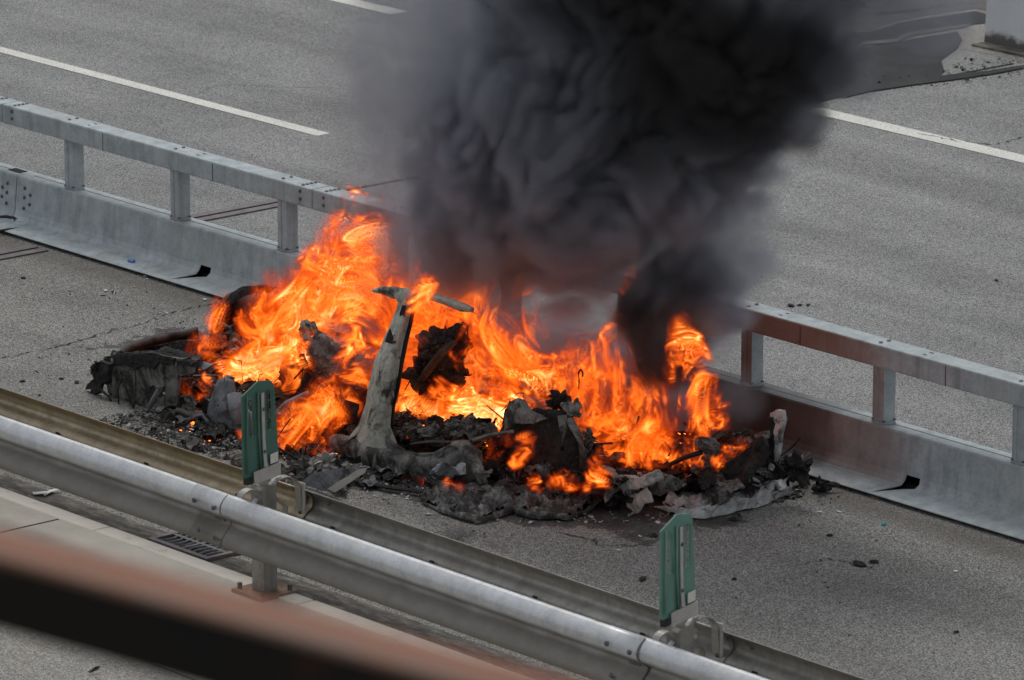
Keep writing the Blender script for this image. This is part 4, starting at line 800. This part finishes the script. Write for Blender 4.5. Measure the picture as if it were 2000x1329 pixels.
a=NT('glowing_ember'); a.col((.02,.01,.01)); a.b.inputs['Emission Color'].default_value=(1,.16,.015,1); a.b.inputs['Emission Strength'].default_value=5.; M['ember']=a.m
flakes('embers','small glowing embers scattered through the charred debris',M['ember'],[(400,840,80,26,26,.05),(470,790,40,30,14,.08),(1060,900,70,40,40,.10),(1200,930,60,30,26,.10),(1340,910,110,34,50,.08),(880,900,90,30,20,.06),(640,880,60,24,16,.05)],.010,9)
# ------------------------------------------------------------------ fire and smoke: density fields computed here, carried into real volume grids
NN=128
def _fft_noise(n,lo,hi,rng,comp=1):
    k=np.fft.fftfreq(n)*n; kx,ky,kz=np.meshgrid(k,k,k,indexing='ij'); kk=np.sqrt(kx*kx+ky*ky+kz*kz)
    band=np.exp(-((kk-(lo+hi)/2)/((hi-lo)/2))**2)
    if comp==1:
        f=np.fft.ifftn(np.fft.fftn(rng.standard_normal((n,n,n)))*band).real; return (f/f.std()).astype(np.float32)
    A=[np.fft.fftn(rng.standard_normal((n,n,n)))*band for _ in range(3)]
    c=[1j*(ky*A[2]-kz*A[1]),1j*(kz*A[0]-kx*A[2]),1j*(kx*A[1]-ky*A[0])]
    f=np.stack([np.fft.ifftn(q).real for q in c],-1); return (f/f.std()).astype(np.float32)
NS=_fft_noise(NN,3,9,RNG); NV=_fft_noise(NN,2,6,RNG,3)
# one tile of the noise holds about 6 features; coordinates are in tiles
def tri(T,p):
    q=p*NN; i=np.floor(q).astype(np.int32); f=(q-i).astype(np.float32); i&=NN-1; j=(i+1)&(NN-1)
    flat=T.reshape(NN**3,-1); out=0
    for a in (0,1):
        xi=(j if a else i)[:,0].astype(np.int64)*NN*NN; wx=f[:,0] if a else 1-f[:,0]
        for b in (0,1):
            yi=xi+(j if b else i)[:,1]*NN; wy=wx*(f[:,1] if b else 1-f[:,1])
            for c in (0,1):
                w=wy*(f[:,2] if c else 1-f[:,2]); g=flat[yi+(j if c else i)[:,2]]
                out=out+g*w[:,None]
    return out[:,0] if T.ndim==3 else out
def sm(x,a,b): t=np.clip((x-a)/(b-a),0,1); return t*t*(3-2*t)
def volume_object(name,lo,hi,vox,field,mat,label):
    lo=np.array(lo,float); n=np.ceil((np.array(hi)-lo)/vox).astype(int)+1; hi=lo+(n-1)*vox
    den=field(lo,n,vox)      # float32 array n
    me=bpy.data.meshes.new(name); me.vertices.add(den.size)
    at=me.attributes.new('value','FLOAT','POINT'); at.data.foreach_set('value',den.ravel())
    me.materials.append(mat); o=link(name,me)
    ng=bpy.data.node_groups.new(name+'_grid','GeometryNodeTree'); ng.interface.new_socket('Geometry',in_out='INPUT',socket_type='NodeSocketGeometry'); ng.interface.new_socket('Geometry',in_out='OUTPUT',socket_type='NodeSocketGeometry')
    N=ng.nodes.new; Lk=ng.links.new
    gi=N('NodeGroupInput'); go=N('NodeGroupOutput'); vc=N('GeometryNodeVolumeCube'); si=N('GeometryNodeSampleIndex'); si.data_type='FLOAT'; si.domain='POINT'
    na=N('GeometryNodeInputNamedAttribute'); na.data_type='FLOAT'; na.inputs[0].default_value='value'
    Lk(gi.outputs[0],si.inputs[0]); Lk([s for s in na.outputs if s.enabled][0],[s for s in si.inputs if s.name=='Value' and s.enabled][0])
    pos=N('GeometryNodeInputPosition'); sub=N('ShaderNodeVectorMath'); sub.operation='SUBTRACT'; sub.inputs[1].default_value=tuple(lo); Lk(pos.outputs[0],sub.inputs[0])
    sc=N('ShaderNodeVectorMath'); sc.operation='SCALE'; sc.inputs['Scale'].default_value=1/vox; Lk(sub.outputs[0],sc.inputs[0])
    ad=N('ShaderNodeVectorMath'); ad.operation='ADD'; ad.inputs[1].default_value=(.5,.5,.5); Lk(sc.outputs[0],ad.inputs[0])
    fl=N('ShaderNodeVectorMath'); fl.operation='FLOOR'; Lk(ad.outputs[0],fl.inputs[0])
    sx=N('ShaderNodeSeparateXYZ'); Lk(fl.outputs[0],sx.inputs[0])
    # exact in integers: (x*ny+y)*nz+z
    def im(op,a,b,c=None):
        m=N('FunctionNodeIntegerMath'); m.operation=op
        for i,v in enumerate((a,b,c)):
            if v is None: continue
            if hasattr(v,'node'): Lk(v,m.inputs[i])
            else: m.inputs[i].default_value=int(v)
        return m.outputs[0]
    def toint(s): m=N('FunctionNodeFloatToInt'); m.rounding_mode='ROUND'; Lk(s,m.inputs[0]); return m.outputs[0]
    X,Y,Z=[toint(s) for s in sx.outputs]
    idx=im('MULTIPLY_ADD',im('MULTIPLY_ADD',X,n[1],Y),n[2],Z); Lk(idx,si.inputs['Index'])
    vc.inputs['Min'].default_value=tuple(lo); vc.inputs['Max'].default_value=tuple(hi)
    for k,a in zip(('Resolution X','Resolution Y','Resolution Z'),n): vc.inputs[k].default_value=int(a)
    Lk([s for s in si.outputs if s.enabled][0],vc.inputs['Density']); 
    smn=N('GeometryNodeSetMaterial'); smn.inputs['Material'].default_value=mat
    Lk(vc.outputs[0],smn.inputs[0]); Lk(smn.outputs[0],go.inputs[0])
    md=o.modifiers.new('grid','NODES'); md.node_group=ng
    tag(o,label,None,None,'stuff'); return o
def grid(lo,n,vox):
    ax=[(lo[i]+np.arange(n[i])*vox).astype(np.float32) for i in range(3)]
    return ax
def capsules(lo,n,vox,caps,k=8.,pad=.0):
    """signed fullness 1-d/r of a set of capsules, smooth union; caps: (p0,p1,r0,r1,weight)"""
    S=np.full(tuple(n),-1.,np.float32); I=np.zeros(tuple(n),np.float32); ax=grid(lo,n,vox)
    for (p0,p1,r0,r1,w) in caps:
        R=max(r0,r1)*1.9; a=np.minimum(p0,p1)-R; b=np.maximum(p0,p1)+R
        i0=np.clip(np.floor((a-lo)/vox).astype(int),0,n); i1=np.clip(np.ceil((b-lo)/vox).astype(int)+1,0,n)
        if (i1<=i0).any(): continue
        sl=tuple(slice(i0[q],i1[q]) for q in range(3))
        X=ax[0][sl[0]][:,None,None]-p0[0]; Y=ax[1][sl[1]][None,:,None]-p0[1]; Z=ax[2][sl[2]][None,None,:]-p0[2]
        d=p1-p0; L2=float(d@d)+1e-9; t=np.clip((X*d[0]+Y*d[1]+Z*d[2])/L2,0,1)
        dist=np.sqrt((X-t*d[0])**2+(Y-t*d[1])**2+(Z-t*d[2])**2); r=r0+(r1-r0)*t
        s=(1-dist/r).astype(np.float32); old=S[sl]
        h=np.clip(.5+.5*(s-old)/.25,0,1); S[sl]=old*(1-h)+s*h+.25*h*(1-h)
        I[sl]=np.maximum(I[sl],w*np.clip(s*3+1.6,0,1))
    return S,I
def chain(pts,y0,y1=None,w=1.):
    """pts: (px,py,radius px)"""
    out=[]; n=len(pts)
    for i in range(max(1,n-1)):
        a=pts[i]; b=pts[min(i+1,n-1)]; ya=y0+(y1-y0)*i/max(1,n-1) if y1 is not None else y0; yb=y0+(y1-y0)*min(i+1,n-1)/max(1,n-1) if y1 is not None else y0
        pa=V(a[0],a[1],ya); pb=V(b[0],b[1],yb); out.append((pa,pb,(a[2]*(1.6 if a[2]<13 else 1))/278.,(b[2]*(1.6 if b[2]<13 else 1))/278.,w))
    return out
FIRE=[]
FIRE+=chain([(386,702,22),(408,668,28),(424,630,22),(440,600,14)],-2.45,-2.2,1.15)
FIRE+=chain([(470,600,20),(530,575,18)],-1.5,None,.8)
FIRE+=chain([(470,640,22),(500,610,20)],-1.9,None,.7)
FIRE+=chain([(425,600,10),(437,575,6)],-1.7,None,.4)
FIRE+=chain([(430,770,30),(500,720,58),(560,660,72),(620,600,80),(665,540,72),(692,480,62),(708,430,54),(704,398,36),(690,380,20)],-2.0,-1.5,1.3)
FIRE+=chain([(455,720,45),(520,745,60),(590,700,55)],-2.2,None,1.65)
FIRE+=chain([(520,590,40),(600,575,60),(690,600,95),(740,650,70)],-1.5,None,.75)
FIRE+=chain([(660,560,60),(640,520,50),(600,540,30)],-1.5,None,.8)
FIRE+=chain([(562,888,40),(592,842,44),(634,800,38),(690,745,40),(740,670,42),(760,640,30)],-2.9,-2.2,1.1)
FIRE+=chain([(600,885,14),(630,885,18),(634,905,8)],-2.9,None,.9)
FIRE+=chain([(770,830,40),(790,760,62),(800,690,78),(850,630,85),(800,590,60)],-1.7,None,.85)
FIRE+=chain([(700,660,60),(760,620,60),(740,560,40),(770,520,22)],-1.4,None,.6)
FIRE+=chain([(818,600,28),(826,572,24),(835,550,10)],-2.75,None,1.1)
FIRE+=chain([(850,560,30),(850,535,14)],-1.5,None,.6)
FIRE+=chain([(790,800,30),(850,810,32),(930,800,42),(1010,775,42),(1060,760,40)],-2.1,None,1.7)
FIRE+=chain([(900,770,50),(950,730,66),(985,660,76),(970,600,66),(935,570,28)],-1.6,None,.95)
FIRE+=chain([(1000,640,50),(1010,580,46),(1020,548,18)],-1.5,None,.8)
FIRE+=chain([(940,640,50),(945,580,26),(930,552,12)],-1.6,None,.8)
FIRE+=chain([(1030,790,30),(1060,740,32),(1100,720,26)],-1.9,None,1.1)
FIRE+=chain([(1120,760,46),(1170,810,70),(1230,850,66),(1250,900,44)],-1.8,None,1.0)
FIRE+=chain([(1160,800,60),(1150,730,60),(1200,720,50),(1180,670,26)],-1.6,None,.9)
FIRE+=chain([(1230,820,70),(1265,770,46),(1300,785,22)],-1.6,None,.9)
FIRE+=chain([(1180,660,18),(1200,640,22),(1215,615,10)],-1.5,None,.55)
FIRE+=chain([(1190,860,50),(1230,900,46),(1320,905,30),(1400,895,26),(1436,880,12)],-1.9,-1.6,1.)
FIRE+=chain([(1365,890,36),(1374,840,38),(1364,780,38),(1352,720,32),(1335,670,26),(1326,625,18)],-1.75,-1.55,1.2)
FIRE+=chain([(1310,760,12),(1316,800,8)],-1.6,None,.4)
FIRE+=chain([(1236,575,12),(1242,550,18),(1238,535,9)],-1.2,None,.6)
FIRE+=chain([(1172,920,22),(1168,948,14)],-2.5,None,1.2)
FIRE+=chain([(985,840,24),(965,880,22),(950,905,14)],-2.4,None,.8)
FIRE+=chain([(960,930,20),(1000,935,22),(1040,940,9)],-2.3,None,.7)
FIRE+=chain([(740,930,9),(790,938,9),(848,946,6)],-2.75,None,1.)
FIRE+=chain([(440,862,5),(470,868,4)],-2.9,None,1.)
FIRE+=chain([(385,800,10),(400,770,16),(395,745,9)],-2.7,None,.8)
FIRE+=chain([(350,835,5),(380,815,7)],-2.9,None,.8)
FIRE+=chain([(795,850,9),(805,862,8)],-2.6,None,.9)
FIRE+=chain([(1045,955,8),(1042,938,6)],-2.7,None,.9)
FIRE+=chain([(1105,930,10),(1120,945,8)],-2.3,None,.9)
FIRE+=chain([(670,390,16),(672,368,8)],-1.4,None,.35)
# small fires low down among the debris and licks passing in front of the wreck
FIRE+=chain([(820,800,18),(850,770,24),(880,800,16)],-2.3,None,.8)
FIRE+=chain([(800,700,22),(815,660,20)],-2.2,None,.7)
FIRE+=chain([(905,700,20),(925,660,22),(930,620,12)],-2.15,None,.8)
FIRE+=chain([(700,720,26),(690,680,26),(700,640,18)],-2.45,None,.7)
FIRE+=chain([(530,740,24),(520,700,20)],-2.4,None,.8)
FIRE+=chain([(1010,900,14),(1030,870,12)],-2.45,None,.9)
FIRE+=chain([(1080,940,9),(1160,955,8)],-2.5,None,.9)
FIRE+=chain([(1190,900,22),(1180,935,20),(1175,955,14)],-2.45,None,1.0)
FIRE+=chain([(1300,880,30),(1260,860,34),(1230,890,26)],-2.0,None,.9)
FIRE+=chain([(1410,870,16),(1425,885,14),(1390,900,18)],-1.85,None,.9)
FIRE+=chain([(870,940,7),(900,952,6)],-2.85,None,.9)
FIRE+=chain([(470,850,6),(500,858,5),(545,862,5)],-3.0,None,.9)
FIRE+=chain([(360,745,10),(372,765,8)],-2.85,None,.8)
def fire_field(lo,n,vox):
    S,I=capsules(lo,n,vox,FIRE); act=np.flatnonzero(S.ravel()>-.75)
    ax=grid(lo,n,vox); ix,iy,iz=np.unravel_index(act,tuple(n)); p=np.stack([ax[0][ix],ax[1][iy],ax[2][iz]],-1)
    q=p*np.array([.66,.46,.50],np.float32)
    w1=tri(NV,q*.40); q1=q+w1*.050; w2=tri(NV,q1*.95+.37); q2=q1+w2*.030; w3=tri(NV,q2*2.2+.71); q3=q2+w3*.014
    q4=q3+tri(NV,q3*4.0+.13)*.004
    f=tri(NS,q3*.85)+.28*tri(NS,q4*2.1+.3)
    env=S.ravel()[act]+.36*tri(NS,q3*.42+.61)+.24*tri(NS,q3*1.05+.21)+.15*tri(NS,q4*2.4)
    m=sm(env,-.02,.10)
    sheet=np.exp(-(f/.17)**2)+.7*np.exp(-((f-1.)/.18)**2)+.7*np.exp(-((f+1.)/.18)**2)
    hole=sm(tri(NS,q2*.6+.83)+.6*tri(NS,q3*1.5+.2),-.95,.5)
    core=sm(env,.1,1.0)
    d=m*(.04+.95*sheet+.10*core)*(.04+.96*hole)*(.40+.66*core)*I.ravel()[act]
    d[m<=0]=0
    out=np.zeros(int(np.prod(n)),np.float32); out[act]=d; return out.reshape(tuple(n))
fm=bpy.data.materials.new('flame'); fm.use_nodes=True; ft=fm.node_tree
for nd in list(ft.nodes): ft.nodes.remove(nd)
fo=ft.nodes.new('ShaderNodeOutputMaterial'); vi=ft.nodes.new('ShaderNodeAttribute'); vi.attribute_name='density'
rc=ramp(ft,[(.0,(.07,.006,.0005)),(.10,(.20,.014,.001)),(.25,(.42,.048,.0025)),(.45,(.75,.118,.008)),(.68,(1.,.25,.03)),(.9,(1,.55,.16)),(1.,(1,.72,.34))]); sc_=ft.nodes.new('ShaderNodeMath'); sc_.operation='MULTIPLY'; sc_.inputs[1].default_value=.85; ft.links.new(vi.outputs['Fac'],sc_.inputs[0]); ft.links.new(sc_.outputs[0],rc.inputs[0])
SIG=26.; EMI=3.1
mu=ft.nodes.new('ShaderNodeMath'); mu.operation='MULTIPLY'; mu.inputs[1].default_value=SIG*EMI; ft.links.new(vi.outputs['Fac'],mu.inputs[0])
em=ft.nodes.new('ShaderNodeEmission'); ft.links.new(rc.outputs[0],em.inputs[0]); ft.links.new(mu.outputs[0],em.inputs[1])
ab=ft.nodes.new('ShaderNodeVolumeAbsorption'); ab.inputs[0].default_value=(0,0,0,1); mu2=ft.nodes.new('ShaderNodeMath'); mu2.operation='MULTIPLY'; mu2.inputs[1].default_value=SIG; ft.links.new(vi.outputs['Fac'],mu2.inputs[0]); ft.links.new(mu2.outputs[0],ab.inputs[1])
ads=ft.nodes.new('ShaderNodeAddShader'); ft.links.new(em.outputs[0],ads.inputs[0]); ft.links.new(ab.outputs[0],ads.inputs[1]); ft.links.new(ads.outputs[0],fo.inputs['Volume'])
# ---- smoke
SMOKE=[]; DARK=[]
def puff(px,py,r,y,w=1.):
    p=V(px,py,y); (DARK if w>1.15 else SMOKE).append((p,p+np.array([.001,0,0]),r/278.,r/278.,min(w,1.)))
for a in [ # px,py,r,y,density
 (1290,700,50,-1.5,1.3),(1295,640,70,-1.5,1.3),(1345,560,64,-1.35,1.2),(1320,570,70,-1.4,1.),(1400,590,50,-1.3,1.),(1370,480,75,-1.3,.6),(1430,500,60,-1.2,.6),(1440,430,60,-1.2,.35),(1460,520,55,-1.2,.42),(1420,600,50,-1.2,.5),(1400,400,60,-1.3,.4),
 (1230,640,50,-1.5,.7),(1230,470,70,-1.4,.3),
 (1100,500,85,-1.6,1.),(1000,500,80,-1.7,1.),(900,500,75,-1.7,.8),(820,470,70,-1.6,.45),(760,430,60,-1.6,.28),
 (1050,420,110,-1.8,1.),(940,400,100,-1.8,1.),(1150,380,120,-1.7,1.),(880,300,75,-1.8,.8),(980,300,110,-2.0,1.),(1100,280,130,-1.9,1.),(1250,330,130,-1.6,1.),(1370,300,110,-1.5,.9),(1430,340,60,-1.4,.6),(1465,270,55,-1.4,.6),
 (1060,180,110,-2.0,.9),(1200,180,140,-1.7,1.),(1330,170,150,-1.5,1.3),(1450,170,120,-1.4,1.3),(1540,150,62,-1.4,1.3),(1572,225,34,-1.4,.6),(1545,235,36,-1.4,.5),
 (930,200,100,-2.0,.55),(840,190,110,-1.9,.36),(770,250,90,-1.8,.22),(700,150,80,-1.8,.14),(690,50,80,-1.8,.12),(860,90,130,-1.9,.36),(960,100,110,-2.0,.4),(800,330,60,-1.8,.3),(1080,60,110,-1.9,.7),(1200,50,140,-1.7,1.0),(1340,40,150,-1.5,1.3),(1470,50,140,-1.4,1.3),(1555,80,55,-1.4,1.3),
 (1100,-60,150,-1.8,.8),(1250,-80,170,-1.6,1.4),(1400,-90,170,-1.5,1.5),(1510,-70,110,-1.4,1.1),(1690,-10,85,-1.2,.42),(1790,0,80,-1.2,.38),(1880,-5,70,-1.2,.34),(1640,110,70,-1.2,.34),(1960,-30,60,-1.2,.3),(940,-50,120,-1.9,.3),
 (1180,-220,180,-1.7,1.1),(1350,-240,200,-1.5,1.4),(1520,-230,180,-1.4,1.1),(1270,-400,210,-1.6,1.1),(1450,-420,210,-1.5,1.2),(1620,-330,120,-1.3,.6),
 (1000,620,60,-1.05,.5),(1090,660,60,-1.05,.5),(900,560,70,-1.1,.6),(800,600,60,-1.05,.4),(1180,680,50,-1.05,.5),(1300,760,50,-1.15,.9),(1330,800,40,-1.1,.6),(760,640,50,-1.05,.45),(1240,700,60,-1.1,.9),(1150,740,50,-1.0,.7),(1430,780,50,-1.0,.3),(1000,720,60,-1.0,.6),
 (690,330,55,-1.5,.16),(660,300,45,-1.5,.12),(720,380,50,-1.5,.22),(640,400,40,-1.5,.12),(800,380,60,-1.6,.25),
 (700,660,50,-1.9,.14),(600,640,50,-2.3,.07),(650,690,40,-2.4,.12),(760,520,60,-1.6,.3),(1080,600,50,-1.3,.22),(1120,560,50,-1.3,.4),(1380,640,50,-1.2,.45),(1150,600,60,-1.15,.45)]: puff(*a)
def smoke_field(lo,n,vox,src=None):
    S,I=capsules(lo,n,vox,src or SMOKE); act=np.flatnonzero(S.ravel()>-.8)
    ax=grid(lo,n,vox); ix,iy,iz=np.unravel_index(act,tuple(n)); p=np.stack([ax[0][ix],ax[1][iy],ax[2][iz]],-1)
    q=p*.30; q1=q+tri(NV,q*.55)*.022; q2=q1+tri(NV,q1*1.2+.4)*.011; q3=q2+tri(NV,q2*2.4+.9)*.006
    bil=np.abs(tri(NS,q1*.9+.2))*.34+np.abs(tri(NS,q2*1.9+.5))*.23+np.abs(tri(NS,q3*3.9+.7))*.09+np.abs(tri(NS,q3*8.)) *.035
    env=S.ravel()[act]+.16*tri(NS,q1*.6)-.33+bil*1.12
    Iv=I.ravel()[act]
    thin=sm(Iv,.9,.3)
    d=(sm(env,-.04,.50)*(1-thin)+sm(env,-.35,.75)*thin)*Iv**1.5*(.78+.14*tri(NS,q2*.8+.1)).clip(.15,2)
    out=np.zeros(int(np.prod(n)),np.float32); out[act]=d; return out.reshape(tuple(n))
def smoke_material(name,color,density):
    m=bpy.data.materials.new(name); m.use_nodes=True; st=m.node_tree
    for nd in list(st.nodes): st.nodes.remove(nd)
    so=st.nodes.new('ShaderNodeOutputMaterial'); v=st.nodes.new('ShaderNodeVolumePrincipled'); v.inputs['Density'].default_value=density; v.inputs['Anisotropy'].default_value=.1; v.inputs['Blackbody Intensity'].default_value=0
    sa=st.nodes.new('ShaderNodeAttribute'); sa.attribute_name='density'; sr=ramp(st,[(.0,tuple(q*.55 for q in color)),(.14,tuple(q*.85 for q in color)),(.3,color)])
    st.links.new(sa.outputs['Fac'],sr.inputs[0]); st.links.new(sr.outputs[0],v.inputs['Color']); st.links.new(v.outputs[0],so.inputs['Volume']); return m
sm_=smoke_material('smoke',(.49,.515,.59),12); smd=smoke_material('black_smoke',(.13,.13,.14),13)
volume_object('flames',(-1.6,-3.2,0.),(4.2,-1.0,1.85),.0104,fire_field,fm,'tall orange flames rising from the burning car wreck')
volume_object('smoke_plume',(-2.4,-3.3,.2),(5.4,.2,4.6),.030,smoke_field,sm_,'dense black and grey smoke billowing up from the fire')
volume_object('black_smoke',(-1.6,-3.0,.4),(5.4,.2,4.6),.032,lambda a,b,c: smoke_field(a,b,c,DARK),smd,'darkest black smoke boiling up on the right of the plume')
